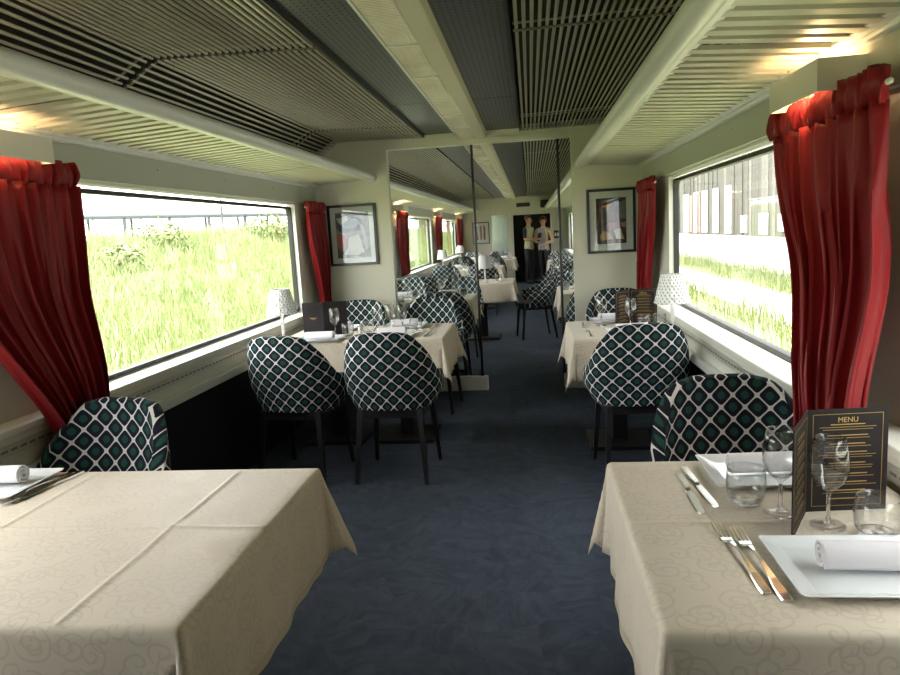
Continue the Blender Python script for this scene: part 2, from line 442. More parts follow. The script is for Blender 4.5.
# ceiling: backing, slats, perforated panels, light strip
def czl(dx):   # slat height by distance from the centre line
    return ZC + .02*min(1, dx/1.0) - .115*sstep(1.12, 1.36, dx)*1.0
cm = MB()
cm.box(XL-TH, XR+TH, YB, YE, 2.30, 2.36)
ceil = struct(cm.build('ceiling', 'dark_back'))
def prof_slat(w, h): return [(-w/2, 0), (-w/2*.6, -h), (w/2*.6, -h), (w/2, 0), (w/2*.7, .004), (-w/2*.7, .004)]
SECT = [(YB, 3.02), (3.055, 5.33), (5.365, YW)]
slat_me = {}
for k, (a, b) in enumerate(SECT):
    slat_me[k] = MB().prism(prof_slat(.015, .007), 'y', a, b).mesh('slat', 'slat')
slat_far = MB().prism(prof_slat(.015, .007), 'y', YW+.09, YE).mesh('slat', 'slat')
NSL = 30
for side in (-1, 1):
    d0 = .43
    for i in range(NSL):
        dx = d0+.031*i
        x = XC+side*dx
        for k in range(3): link('slat', slat_me[k], ceil, (x, 0, czl(dx)))
    m = MB()
    for i in range(NSL):
        dx = d0+.031*i; m.prism([(XC+side*dx+p[0], czl(dx)+p[1]) for p in prof_slat(.015, .007)], 'y', YW+.09, YE)
    o = m.build('far_slats', 'slat', ceil); o['kind'] = 'stuff'
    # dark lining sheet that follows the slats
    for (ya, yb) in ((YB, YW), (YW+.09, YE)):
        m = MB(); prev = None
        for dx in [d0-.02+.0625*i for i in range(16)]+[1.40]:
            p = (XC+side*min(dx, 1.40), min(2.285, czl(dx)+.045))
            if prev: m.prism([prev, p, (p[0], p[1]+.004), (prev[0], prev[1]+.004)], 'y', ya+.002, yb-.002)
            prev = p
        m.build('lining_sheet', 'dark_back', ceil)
    # carrier bars across the slats
    for y in (.9, 2.98, 3.09, 5.30, 5.40, 5.97, 8, 10.5, 13, 15.5, 18):
        m = MB()
        prev = None
        for i in range(NSL+1):
            dx = d0-.015+.031*i; p = (XC+side*dx, czl(dx)+.0045)
            if prev: m.prism([(prev[0], prev[1]), (p[0], p[1]), (p[0], p[1]+.006), (prev[0], prev[1]+.006)], 'y', y-.009, y+.009)
            prev = p
        m.build('carrier_bar', 'slat', ceil)
    # perforated panels
    yy = [YB, -.2, 2.2, 4.6, YW]
    for a, b in zip(yy[:-1], yy[1:]):
        x0, x1 = (XC-.41, XC-.10) if side < 0 else (XC+.12, XC+.405)
        MB().box(x0, x1, a+.004, b-.004, 2.225, 2.245).build('perforated_panel', 'perf', ceil)
        lo = (x0, x0+.008) if side < 0 else (x1-.008, x1)
        MB().box(lo[0], lo[1], a+.004, b-.004, 2.20, 2.225).build('panel_edge', 'black_metal', ceil)
    yy = [YW+.09, 8.6, 11, 13.4, 15.8, YE]
    for a, b in zip(yy[:-1], yy[1:]):
        x0, x1 = (XC-.41, XC-.10) if side < 0 else (XC+.12, XC+.405)
        MB().box(x0, x1, a+.004, b-.004, 2.225, 2.245).build('perforated_panel', 'perf', ceil)
def light_strip(y0, y1, label):
    t = empty('ceiling_light', (XC, y0, 2.245))
    L = y1-y0
    MB().box(.035, .120, 0, L, -.082, -.01).build('side_trim', 'strip_trim', t, bevel=.004)
    MB().box(-.11, .035, 0, L, -.07, -.01).build('housing', 'cream_light', t)
    MB().box(-.110, -.099, 0, L, -.082, -.01).build('edge_rail', 'white_metal', t)
    n = max(1, round(L/.62)); s = L/n
    for k in range(n):
        MB().box(-.098, .034, k*s+.006, (k+1)*s-.006, -.078, -.07).build('lens_panel', 'lens', t)
        MB().box(-.104, .036, k*s-.006, k*s+.006, -.084, -.07).build('cross_bar', 'white_metal', t)
    tag(t, label, 'ceiling light'); return t
light_strip(YB+.02, YW-.002, 'long cream ceiling light strip with prismatic lenses over the aisle')
light_strip(YW+.092, YE-.01, 'ceiling light strip in the far saloon beyond the glass screens')

# luggage racks: rail, cross slats, end trims
def rack(sgn, X, y0, y1, single, label):
    xr = X+sgn*.525; zr = 1.90; xw = X+sgn*.05; zw = 1.868
    t = empty('luggage_rack', (X, y0, 0))
    def L(x): return x-X
    m = MB()
    n = 14; pr = []
    for k in range(n):
        a = 2*math.pi*k/n; pr.append((L(xr)+.043*math.cos(a), zr+.036*math.sin(a)))
    m.prism(pr, 'y', 0, y1-y0); m.build('front_rail', 'white_metal', t, smooth=True, auto=.9)
    MB().prism([(L(xr)-sgn*.03, zr-.02), (L(xr)-sgn*.075, zr-.012), (L(xr)-sgn*.075, zr+.004), (L(xr)-sgn*.03, zr)], 'y', 0, y1-y0).build('rail_flange', 'white_metal', t)
    MB().prism([(L(xw), zw-.012), (L(xw)+sgn*.03, zw-.006), (L(xw)+sgn*.03, zw+.010), (L(xw), zw+.010)], 'y', 0, y1-y0).build('wall_trim', 'white_metal', t)
    a = (L(xw), zw); b = (L(xr)-sgn*.04, zr-.004)
    sm = MB().prism([(a[0], a[1]-.010), (b[0], b[1]-.010), (b[0], b[1]+.004), (a[0], a[1]+.004)], 'y', -.024, .024).mesh('slat', 'rack_slat')
    pitch = .086; k = 0; y = .04; big = MB()
    while y < y1-y0-.03:
        if single: link('slat', sm, t, (0, y, 0))
        else: big.prism([(a[0], a[1]-.010), (b[0], b[1]-.010), (b[0], b[1]+.004), (a[0], a[1]+.004)], 'y', y-.024, y+.024)
        k += 1; y += pitch
        if k % 28 == 27: y += .03
    if not single:
        o = big.build('slats', 'rack_slat', t); o['kind'] = 'stuff'
    for yb in np.arange(.5, y1-y0, 1.4):
        MB().bar((a[0], yb, a[1]+.012), (b[0], yb, b[1]+.012), .008).build('bracket', 'white_metal', t)
    tag(t, label, 'luggage rack'); return t
rack(1, XL, YB, YW-.002, True, 'slatted cream luggage rack above the window on the grassy bank side')
rack(-1, XR, YB, YW-.002, True, 'slatted cream luggage rack above the window on the timber shed side')
rack(1, XL, YW+.092, YE, False, 'far saloon luggage rack on the grassy bank side')
rack(-1, XR, YW+.092, YE, False, 'far saloon luggage rack on the timber shed side')

# partition with opening, glass screens
OL, OR = -1.195, .360
m = MB()
m.box(XL, OL, YW, YW+.09, 0, 2.30); m.box(OR, XR, YW, YW+.09, 0, 2.30); m.box(OL, OR, YW, YW+.09, 2.125, 2.30)
struct(m.build('wall_partition', 'cream'))
m = MB(); m.box(-.28, .26, YW-.022, YW-.001, 2.133, 2.165); struct(m.build('trim_1', 'cream_light'))
def screen(x0, x1, edge, label):
    t = empty('glass_screen', ((x0+x1)/2, YW+.045, 0)); c = (x0+x1)/2
    MB().box(x0-c, x1-c, -.004, .004, .125, 2.123).build('glass_panel', 'pane', t)
    MB().box(x0-c, x1-c+(.05 if edge > 0 else 0), -.03, .03, 0, .125).build('plinth', 'white_metal', t, bevel=.004)
    xe = (x1 if edge > 0 else x0)-c
    MB().bar((xe, 0, .125), (xe, 0, 2.123), .011, n=8).build('edge_post', 'black_metal', t)
    tag(t, label, 'glass screen'); return t
screen(OL+.002, -.468, 1, 'wide clear glass screen with black edge post on white plinth')
screen(.252, OR-.002, -1, 'narrow clear glass screen with black edge post beside the cream pillar')
# end wall, rear wall
DL, DR, DT = -.46, .56, 1.80
m = MB(); m.box(XL, -1.02, YE, YE+.08, 0, 2.36); m.box(-.56, DL, YE, YE+.08, 0, DT); m.box(DR, XR, YE, YE+.08, 0, 2.36)
m.box(-1.02, DR, YE, YE+.08, DT, 2.36); m.box(-1.02, -.56, YE, YE+.08, 0, .70)
struct(m.build('wall_end', 'cream'))
m = MB(); m.box(XL, XR, YB-.08, YB, 0, 2.36); struct(m.build('wall_rear', plain('dark_brown_rear_panel', (.13, .10, .07), .5)))
m = MB(); m.box(DL-.6, DR+.2, YE+1.5, YE+1.58, 0, 2.3); m.box(DL-.68, DL-.6, YE+.08, YE+1.5, 0, .8); m.box(DL-.68, DL-.6, YE+.08, YE+1.5, 1.95, 2.3); m.box(DR+.2, DR+.28, YE+.08, YE+1.58, 0, 2.3); m.box(DL-.68, DR+.28, YE+.08, YE+1.58, 2.3, 2.36)
struct(m.build('wall_vestibule', plain('dark_vestibule_panel', (.035, .032, .03), .5)))
m = MB(); m.box(DL-.1, DL-.06, YE+.08, YE+1.5, 0, 2.3); m.box(DL-.6, DL-.1, YE+1.0, YE+1.04, 0, 2.3); struct(m.build('wall_lobby', plain('grey_green_lobby_panel', (.20, .23, .20), .4)))
fr = MB()
for (x0, x1, z0, z1) in ((-1.02, -.985, .70, DT), (-.595, -.56, .70, DT), (-.985, -.595, .70, .735), (-.985, -.595, DT-.035, DT)): fr.box(x0, x1, YE-.012, YE+.06, z0, z1)
w = struct(fr.build('window_11', 'alu'))
MB().box(-.985, -.595, YE+.02, YE+.026, .735, DT-.035).build('pane', 'pane', w)
dj = MB()
for (x0, x1, z0, z1) in ((DL-.02, DL+.03, 0, DT), (DR-.03, DR+.02, 0, DT), (DL+.03, DR-.03, DT-.05, DT+.01)): dj.box(x0, x1, YE-.015, YE+.09, z0, z1)
struct(dj.build('trim_2', 'alu'))

# ------------------------------------------------------------------ chairs
def make_chair():
    t = empty('dining_chair')
    a_, bb, bf = .287, .235, .30
    def plan(th):
        c, s = math.cos(th), math.sin(th)
        x = a_*math.copysign(abs(s)**.82, s); y = (bb if c > 0 else bf)*math.copysign(abs(c)**.82, c)
        return x, y
    def top(th):
        t_ = abs(th); return .875-.015*sstep(.2, .6, t_)-.085*sstep(.5, 1.0, t_)-.145*sstep(.85, 1.45, t_)-.03*sstep(1.4, 1.9, t_)
    NU, NO = 45, 9
    TM = 1.92
    # cumulated arc length for the weave
    arc = [0]; pp = plan(-TM)
    for i in range(1, NU):
        q = plan(-TM+2*TM*i/(NU-1)); arc.append(arc[-1]+math.hypot(q[0]-pp[0], q[1]-pp[1])); pp = q
    mid = arc[-1]/2
    thick = .042
    sec = [(j/(NO-1), 0) for j in range(NO)]
    sec += [(1.0+.012*math.sin(math.pi*k/4)*1.4, thick*k/4) for k in range(1, 4)]
    sec += [(1-j/(NO-1), thick) for j in range(NO)]
    def fn(u, w):
        i = round(u*(NU-1)); th = -TM+2*TM*u
        k = round(w*(len(sec)-1)); v, off = sec[k]
        x, y = plan(th); h = top(th); z0 = .425
        z = z0+(h-z0)*v
        sc = .74+.26*sstep(-.35, .62, v)-.03*sstep(.7, 1, v)
        ft = 1-off/.27
        # arm ends rounded off
        return (x*sc*ft, y*sc*ft+.055*sstep(0, 1, (z-.45)/.42)*max(0, math.cos(th)), z), (arc[i]-mid, z*1.02+off)
    m = MB().grid(fn, NU, len(sec))
    n = len(sec)
    m.f.append(tuple(range(n))); m.f.append(tuple((NU-1)*n+k for k in range(n))); m.mi += [0, 0]
    m.build('backrest', 'fabric', t, smooth=True, auto=.9)
    # seat cushion
    def outl(k, s):
        th = 2*math.pi*k/28; c, si = math.cos(th), math.sin(th)
        return (.235*s*math.copysign(abs(si)**.7, si), -.035+(.20 if c > 0 else .225)*s*math.copysign(abs(c)**.7, c))
    sm = MB(); rings = [(.90, .405), (.97, .42), (.99, .445), (.94, .465), (.6, .474), (.02, .477)]
    vs, uv = [], []
    for s, z in rings:
        for k in range(28): x, y = outl(k, s); vs.append((x, y, z)); uv.append((x, y))
    fs = [(i*28+k, i*28+(k+1) % 28, (i+1)*28+(k+1) % 28, (i+1)*28+k) for i in range(len(rings)-1) for k in range(28)]
    fs.append(tuple(range(27, -1, -1))); fs.append(tuple(len(rings)*28-28+k for k in range(28)))
    sm.add(vs, fs, uv); sm.build('seat', 'fabric', t, smooth=True, auto=.9)
    fm = MB(); fm.box(-.19, .19, -.20, -.165, .375, .41); fm.box(-.19, .19, .135, .165, .375, .425); fm.box(-.19, -.155, -.20, .165, .375, .41); fm.box(.155, .19, -.20, .165, .375, .41)
    fm.build('seat_frame', 'black', t)
    for sx in (-1, 1):
        for sy in (-1, 1):
            MB().bar((sx*.175, .15 if sy > 0 else -.185, .415), (sx*.205, .215 if sy > 0 else -.225, 0), .023, .015).build('leg', 'black', t)
    return t
chair0 = make_chair(); chair_used = [False]
def chair(x, y, deg, label, group=None):
    o = inst(chair0, chair_used[0], (x, y, 0), math.radians(deg), label, 'chair', group); chair_used[0] = True; return o
# deg 0: the sitter faces the camera end (-y); 180: faces the far end
chair(-1.51, 2.04, -10, 'diamond patterned tub chair tucked behind the half cleared wide table')
chair(.625, 2.12, 3, 'diamond patterned tub chair behind the table with the open black menu')
chair(-1.40, 3.98, 172, 'diamond patterned tub chair beside the black dado on the grassy bank side')
chair(-.825, 3.97, 177, 'diamond patterned tub chair on the aisle, its back to the cleared table')
chair(.555, 3.93, 184, 'diamond patterned tub chair at the lamp table, back towards the menu table')
chair(-1.43, 5.50, 3, 'diamond patterned tub chair backing onto the wall under the grey abstract picture')
chair(-.84, 5.50, -4, 'diamond patterned tub chair backing onto the wide glass screen')
chair(.67, 5.52, -3, 'diamond patterned tub chair under the dark cafe picture')
GC = 'chairs in the far saloon'
for (x, y, d, lb) in (
    (-.83, 6.50, 180, 'diamond patterned tub chair just behind the wide glass screen, back to it'),
    (-1.44, 6.50, 180, 'diamond patterned tub chair behind the glass screen next to the window'),
    (-1.44, 7.93, 0, 'window side tub chair facing the wide glass screen across its table'),
    (-.84, 7.93, 0, 'aisle side tub chair facing the wide glass screen across its table'),
    (-1.44, 8.95, 180, 'tub chair between the far window and the faceted lamp table'),
    (.04, 9.05, -78, 'diamond patterned tub chair standing in the far aisle turned sideways to a table'),
    (-1.42, 11.68, 180, 'window side tub chair, back to the faceted lamp table'), (-.80, 11.68, 180, 'aisle side tub chair, back to the faceted lamp table'),
    (-1.42, 13.75, 0, 'window side tub chair behind the second last wide table'), (-.80, 13.75, 0, 'aisle side tub chair behind the second last wide table'),
    (-1.42, 14.85, 180, 'window side tub chair in front of the last wide table'), (-.80, 14.85, 180, 'aisle side tub chair in front of the last wide table'),
    (-1.42, 17.15, 0, 'window side tub chair under the striped print on the end wall'), (-.80, 17.15, 0, 'aisle side tub chair below the glazed end wall window'),
    (.58, 6.62, 180, 'tub chair directly behind the narrow glass screen'), (.58, 8.40, 0, 'tub chair facing the narrow glass screen across the single table'),
    (.60, 10.45, 180, 'tub chair in front of the middle single table'), (.60, 12.2, 0, 'tub chair behind the middle single table'),
    (.60, 13.2, 180, 'tub chair in front of the single table by the far doorway'), (.60, 15.1, 0, 'tub chair behind the single table by the far doorway')):
    chair(x, y, d, lb)

# ------------------------------------------------------------------ tables and cloths
def table(x0, x1, y0, y1, label, cols=1, z=.735):
    t = empty('dining_table', ((x0+x1)/2, (y0+y1)/2, 0)); w, d = x1-x0-.02, y1-y0-.02
    MB().box(-w/2, w/2, -d/2, d/2, z-.03, z-.003).build('tabletop', 'black', t)
    xs = [0] if cols == 1 else [-w*.22, w*.22]
    for x in xs:
        MB().box(x-.045, x+.045, -.045, .045, .03, z-.03).build('column', 'black_metal', t)
        MB().box(x-.20, x+.20, -.20, .20, 0, .025).build('base_plate', 'black_metal', t, bevel=.004)
        MB().box(x-.15, x+.15, -.15, .15, z-.045, z-.03).build('top_bracket', 'black_metal', t)
    tag(t, label, 'table'); return t
def cloth(x0, x1, y0, y1, ov, label, seed=0, creases=(), z=.741, flare=(.32, .32, .32, .32), group=None, n=34, bulge=()):
    """ov = overhang at (x0, x1, y0, y1); creases: ('x'|'y', position 0..1); flare per corner (x0y0, x1y0, x0y1, x1y1)"""
    rd = random.Random(seed); w, d = x1-x0, y1-y0
    ph = [rd.uniform(0, 6.28) for _ in range(8)]
    er = .012
    def samp(L, oa, ob, k):
        inner = [L*i/k for i in range(k+1)]
        edge = [-oa*(1-i/9) for i in range(9)]; edge2 = [L+ob*(i+1)/9 for i in range(9)]
        near = [-.006, -.013]; near2 = [L+.006, L+.013]
        return sorted(edge+inner+edge2+near+near2)
    us = samp(w, ov[0], ov[1], n); vs_ = samp(d, ov[2], ov[3], n)
    for ax, c in creases:
        L = w if ax == 'x' else d
        ext = [c*L-.012, c*L-.004, c*L, c*L+.004, c*L+.012]
        if ax == 'x': us = sorted(us+ext)
        else: vs_ = sorted(vs_+ext)
    def hang(s, tilt):
        # rounded edge then straight
        q = er*math.pi/2
        if s < q: a = s/er; return er*math.sin(a), er*(1-math.cos(a))
        r = s-q; return er+r*math.sin(tilt), er+r*math.cos(tilt)
    V, U = [], []
    for u in us:
        for v in vs_:
            dx = -u if u < 0 else (u-w if u > w else 0); dy = -v if v < 0 else (v-d if v > d else 0)
            bx = min(max(u, 0), w); by = min(max(v, 0), d)
            sx = -1 if u < 0 else 1; sy = -1 if v < 0 else 1
            if dx == 0 and dy == 0:
                zz = 0
                for ax, c in creases:
                    e = (u-c*w) if ax == 'x' else (v-c*d)
                    zz += .0028*math.exp(-(e/.006)**2)
                for (bu, bv, br, bh) in bulge:
                    zz += bh*math.exp(-((u-bu*w)**2+(v-bv*d)**2)/br**2)
                zz += .0006*math.sin(u*23+ph[0])*math.sin(v*19+ph[1])
                p = (x0+u, y0+v, z+zz)
            else:
                phi = math.atan2(dy, dx); s = math.hypot(dx, dy)
                ci = (0 if u < w/2 else 1)+(0 if v < d/2 else 2)
                s2 = math.sin(2*phi)
                tilt = .05+flare[ci]*s2**.9*(1+.25*math.cos(6*phi)) if s2 > 0 else .05
                if s2 > 0: s *= 1-.13*s2
                f = min(1, s/.25)
                if dy == 0 or dx == 0:
                    q = v if dy == 0 else u; L = d if dy == 0 else w
                    cd_ = min(q, L-q); nearc = math.exp(-cd_/.10)
                    tilt += (.055*math.sin(q*17+ph[2+(sx > 0)+2*(dx == 0)])+.03*math.sin(q*41+ph[5]))*(.4+1.2*nearc)*f
                    # the cloth tucks in beside a corner ear
                    tilt -= .10*math.exp(-((cd_-.07)/.045)**2)*f
                o, dr = hang(s, tilt)
                nx, ny = math.cos(phi)*sx*(dx > 0), math.sin(phi)*sy*(dy > 0)
                p = (x0+bx+nx*o, y0+by+ny*o, z-dr)
            V.append(p); U.append((u, v))
    a, b = len(us), len(vs_)
    fs = [(i*b+j, (i+1)*b+j, (i+1)*b+j+1, i*b+j+1) for i in range(a-1) for j in range(b-1)]
    m = MB().add(V, fs, U)
    cx_, cy_ = (x0+x1)/2, (y0+y1)/2
    m.v = [(p[0]-cx_, p[1]-cy_, p[2]) for p in m.v]
    o = m.build('tablecloth', 'damask', None, smooth=True, loc=(cx_, cy_, 0))
    sm = o.modifiers.new('thickness', 'SOLIDIFY'); sm.thickness = .0016; sm.offset = 1
    # stitched hem band along the border
    hb = MB(); P = lambda i, j: m.v[i*b+j]
    loop = [(i, 0, i, 1) for i in range(a)]+[(a-1, j, a-2, j) for j in range(b)]+[(i, b-1, i, b-2) for i in range(a-1, -1, -1)]+[(0, j, 1, j) for j in range(b-1, -1, -1)]
    hv = []
    for (i, j, i2, j2) in loop:
        p, q = Vector(P(i, j)), Vector(P(i2, j2)); dn = (q-p); ln = dn.length or 1
        r = Vector((p.x, p.y, 0)); 
        outv = Vector((p.x, p.y, 0)).normalized()*.0022
        hv += [p+outv, p+dn/ln*min(.02, ln)+outv]
    k = len(loop)
    hb.add(hv, [(2*i, 2*i+2, 2*i+3, 2*i+1) for i in range(k-1)])
    hb.build('hem', 'hem', o, smooth=True)
    tag(o, label, 'tablecloth', group); return o
T1L = (-1.70, -.645, 1.08, 1.90); T1R = (.20, .82, 1.09, 1.91); T2L = (-1.70, -.585, 4.36, 5.08); T2R = (.235, .82, 4.10, 4.88)
table(*T1L, 'wide black pedestal table under the half cleared creased cloth', 2)
table(*T1R, 'black pedestal table under the cloth with the open menu', 1)
table(*T2L, 'wide black pedestal table in front of the grey abstract picture', 2)
table(*T2R, 'black pedestal table under the cloth with the window lamp', 1)
OV = (.04, .27, .26, .26)
cloth(*T1L, OV, 'beige scroll damask cloth with sharp creases on the half cleared wide table', 1,
      (('x', .36), ('x', .785), ('y', .5)), flare=(.1, .26, .1, .28), n=40, bulge=((.80, .47, .06, .004), (.92, .40, .07, .004)))
cloth(*T1R, (.26, .05, .25, .26), 'beige scroll damask cloth under the open menu and two place settings', 2,
      (('x', .27), ('y', .5)), flare=(.24, .1, .22, .1), n=40)
cloth(*T2L, (.05, .27, .26, .26), 'beige damask cloth on the wide table before the grey abstract picture', 3, (('x', .6), ('y', .5)), flare=(.1, .22, .1, .30))
cloth(*T2R, (.26, .05, .26, .26), 'beige damask cloth on the table with the window lamp', 4, (('x', .5),), flare=(.22, .1, .26, .1))
FAR_T = [((-1.68, -.60, 6.78, 7.44), (.05, .24, .24, .24), 'wide table behind the wide glass screen', 2),
         ((-1.05, -.235, 8.72, 9.55), (.22, .22, .24, .24), 'far aisle table with the faceted lamp', 1),
         ((-1.68, -.52, 12.2, 13.2), (.05, .24, .24, .24), 'second last wide table of the far saloon', 2),
         ((-1.68, -.36, 15.4, 16.6), (.05, .24, .24, .24), 'last wide table before the end wall', 2),
         ((.285, .80, 6.98, 7.85), (.24, .05, .24, .24), 'single table behind the narrow glass screen', 1),
         ((.33, .80, 10.9, 11.75), (.24, .05, .24, .24), 'middle single table of the far saloon', 1),
         ((.36, .80, 13.7, 14.6), (.24, .05, .24, .24), 'single table next to the far doorway', 1)]
for i, (r, ov, lb, c) in enumerate(FAR_T):
    table(*r, 'black pedestal of the '+lb, c)
    cloth(*r, ov, 'beige cloth on the '+lb, 10+i, (('x', .5),), flare=(.22 if ov[0] > .1 else .1, .26 if ov[1] > .1 else .1, .24 if ov[0] > .1 else .1, .28 if ov[1] > .1 else .1), n=16)

ZTOP = .7425
# ------------------------------------------------------------------ tableware
def lathe_thing(name, prof, mat, n=28):
    m = MB().lathe(prof, n, close=True); return m.mesh(name, mat, True)
wine_prof = [(.0005, 0), (.034, 0), (.0355, .0015), (.033, .0035), (.012, .0065), (.0052, .012), (.0042, .03), (.0042, .066), (.0065, .076), (.018, .085), (.031, .100), (.038, .122), (.0385, .142), (.0345, .170), (.0305, .193),
             (.0293, .193), (.0332, .170), (.0372, .142), (.0367, .122), (.0298, .1015), (.017, .0868), (.0005, .0835)]
bowl_prof = [(.0045, .068), (.0065, .076), (.018, .085), (.031, .100), (.038, .122), (.0385, .142), (.0345, .170), (.0305, .193), (.0293, .193), (.0332, .170), (.0372, .142), (.0367, .122), (.0298, .1015), (.017, .0868), (.0005, .0835), (.0005, .068)]
stem_prof = [(.0005, .0055), (.0085, .0072), (.0052, .013), (.0042, .03), (.0042, .0675), (.0005, .0675)]
foot_prof = [(.0005, 0), (.034, 0), (.0355, .0015), (.033, .0035), (.012, .0058), (.0005, .0054)]
tumb_prof = [(.0005, 0), (.029, 0), (.0325, .004), (.041, .022), (.0445, .045), (.0435, .066), (.0405, .086), (.0390, .086), (.0420, .066), (.0430, .045), (.0385, .024), (.031, .015), (.0005, .0125)]
WB = lathe_thing('bowl', bowl_prof, 'thin_glass', 32); WS = lathe_thing('stem', stem_prof, 'crystal', 14); WF = lathe_thing('foot', foot_prof, 'crystal', 32)
tb_base = [(.0005, 0), (.029, 0), (.0322, .0038), (.0365, .0125), (.0005, .0122)]
tb_wall = [(.0370, .0128), (.041, .022), (.0445, .045), (.0435, .066), (.0405, .086), (.0390, .086), (.0420, .066), (.0430, .045), (.0390, .0225), (.0355, .0128)]
TB = lathe_thing('base', tb_base, 'crystal', 32); TW = lathe_thing('glass_wall', tb_wall, 'thin_glass', 32)
def wine(p, label, group=None, z=ZTOP):
    t = empty('wine_glass', (p[0], p[1], z+.0012)); link('bowl', WB, t); link('stem', WS, t); link('foot', WF, t); return tag(t, label, 'wine glass', group)
def tumbler(p, label, group=None, z=ZTOP):
    t = empty('water_tumbler', (p[0], p[1], z+.0012)); link('base', TB, t); link('glass_wall', TW, t); return tag(t, label, 'tumbler', group)
def plate_mesh():
    m = MB(); o = []
    lev = [(.115, .088, .004), (.118, .090, 0), (.150, .118, .016), (.152, .120, .019), (.149, .117, .0195), (.118, .090, .008), (.113, .085, .0065)]
    for (a, b, z) in lev:
        for p in rrect(2*a, 2*b, .012, 3): o.append((p[0], p[1], z))
    n = 16; L = len(lev)
    fs = [(i*n+k, i*n+(k+1) % n, (i+1)*n+(k+1) % n, (i+1)*n+k) for i in range(L-1) for k in range(n)]
    fs.append(tuple(range(n))); fs.append(tuple((L-1)*n+k for k in range(n)))
    m.add(o, fs); return m.mesh('dinner_plate', 'ceramic')
PM = plate_mesh()
def plate(x, y, deg, label, group=None, s=1.0, z=ZTOP):
    o = link('dinner_plate', PM, None, (x, y, z+.0012), math.radians(deg)); o.scale = (s, s, 1); return tag(o, label, 'plate', group)
def napkin_mesh():
    # a rolled cloth: spiral section swept along x
    m = MB(); turns = 2.6; n = 60; W_ = .19; th = .0028
    outer, inner = [], []
    for i in range(n+1):
        a = i/n*turns*2*math.pi; r = .0045+.0180*i/n
        outer.append(((r+th/2)*math.cos(a)*1.08, (r+th/2)*math.sin(a))); inner.append(((r-th/2)*math.cos(a)*1.08, (r-th/2)*math.sin(a)))
    k = len(outer)
    V = []
    for x in (-W_/2, -W_/2+.006, 0, W_/2-.006, W_/2):
        for p in outer: V.append((x, p[0], p[1]+.0215))
        for p in inner: V.append((x, p[0], p[1]+.0215))
    fs = []
    for s in range(4):
        o, q = s*2*k, (s+1)*2*k
        for i in range(k-1):
            fs.append((o+i, o+i+1, q+i+1, q+i)); fs.append((o+k+i, q+k+i, q+k+i+1, o+k+i+1))
        fs.append((o+k-1, o+2*k-1, q+2*k-1, q+k-1))
    for o in (0, 8*k):
        for i in range(k-1): fs.append((o+i, o+i+1, o+k+i+1, o+k+i))
    m.add(V, fs); return m.mesh('rolled_napkin', 'napkin', True)
NM = napkin_mesh()
def napkin(x, y, deg, label, group=None, z=ZTOP+.0095):
    o = link('rolled_napkin', NM, None, (x, y, z), math.radians(deg)); o.scale = (1, 1.22, 1.22); return tag(o, label, 'napkin', group)
def strip(pts, name, mat, t=.0022):
    """pts: (y, half width, z) along the piece -> thin solid"""
    m = MB(); n = len(pts); V = []
    for (y, hw, z) in pts: V += [(-hw, y, z), (hw, y, z), (hw*.8, y, z+t), (-hw*.8, y, z+t)]
    fs = []
    for i in range(n-1):
        for k in range(4): fs.append((4*i+k, 4*i+(k+1) % 4, 4*i+4+(k+1) % 4, 4*i+4+k))
    fs += [(3, 2, 1, 0), tuple(4*(n-1)+k for k in range(4))]
    m.add(V, fs); return m
fork_handle = strip([(-.125, .0060, .0005), (-.123, .0095, .0005), (-.105, .0105, .001), (-.06, .007, .004), (-.01, .0038, .009), (.03, .0032, .011), (.052, .0045, .009)], '', '', .003).mesh('handle', 'steel', False)
fork_head = strip([(.050, .0045, .009), (.060, .010, .006), (.072, .0128, .0035), (.084, .0130, .003)], '', '').mesh('head', 'steel', False)
tine_me = strip([(.083, .0017, .003), (.105, .0016, .004), (.128, .0014, .0072), (.137, .0005, .009)], '', '').mesh('tine', 'steel', False)
knife_handle = strip([(-.125, .007, .0005), (-.121, .0100, .0005), (-.09, .0095, .0005), (-.03, .0065, .001), (-.012, .006, .001)], '', '', .006).mesh('handle', 'steel', False)
knife_blade = strip([(-.013, .006, .0015), (-.005, .0085, .001), (.03, .0100, .001), (.09, .0105, .001), (.115, .009, .001), (.13, .004, .001)], '', '', .0018).mesh('blade', 'steel', False)
def fork(x, y, deg, label, group=None, s=1.0, z=ZTOP):
    t = empty('fork', (x, y, z+.001), math.radians(deg)); t.scale = (s, s, s); link('handle', fork_handle, t); h = link('head', fork_head, t)
    for k in range(4): link('tine', tine_me, h, (-.0108+.0072*k, 0, 0))
    return tag(t, label, 'fork', group)
def knife(x, y, deg, label, group=None, s=1.0, z=ZTOP):
    t = empty('knife', (x, y, z+.001), math.radians(deg)); t.scale = (s, s, s); link('handle', knife_handle, t); link('blade', knife_blade, t)
    return tag(t, label, 'knife', group)
def spoonless(): pass
def text_mesh(txt, size, mat):
    cu = bpy.data.curves.new('lettering', 'FONT'); cu.body = txt; cu.size = size; cu.align_x = 'CENTER'; cu.extrude = .0002
    o = bpy.data.objects.new('lettering', cu); COL.objects.link(o)
    dg = bpy.context.evaluated_depsgraph_get(); dg.update(); me = bpy.data.meshes.new_from_object(o.evaluated_get(dg))
    bpy.data.objects.remove(o); bpy.data.curves.remove(cu); me.materials.clear(); me.materials.append(MT[mat]); return me
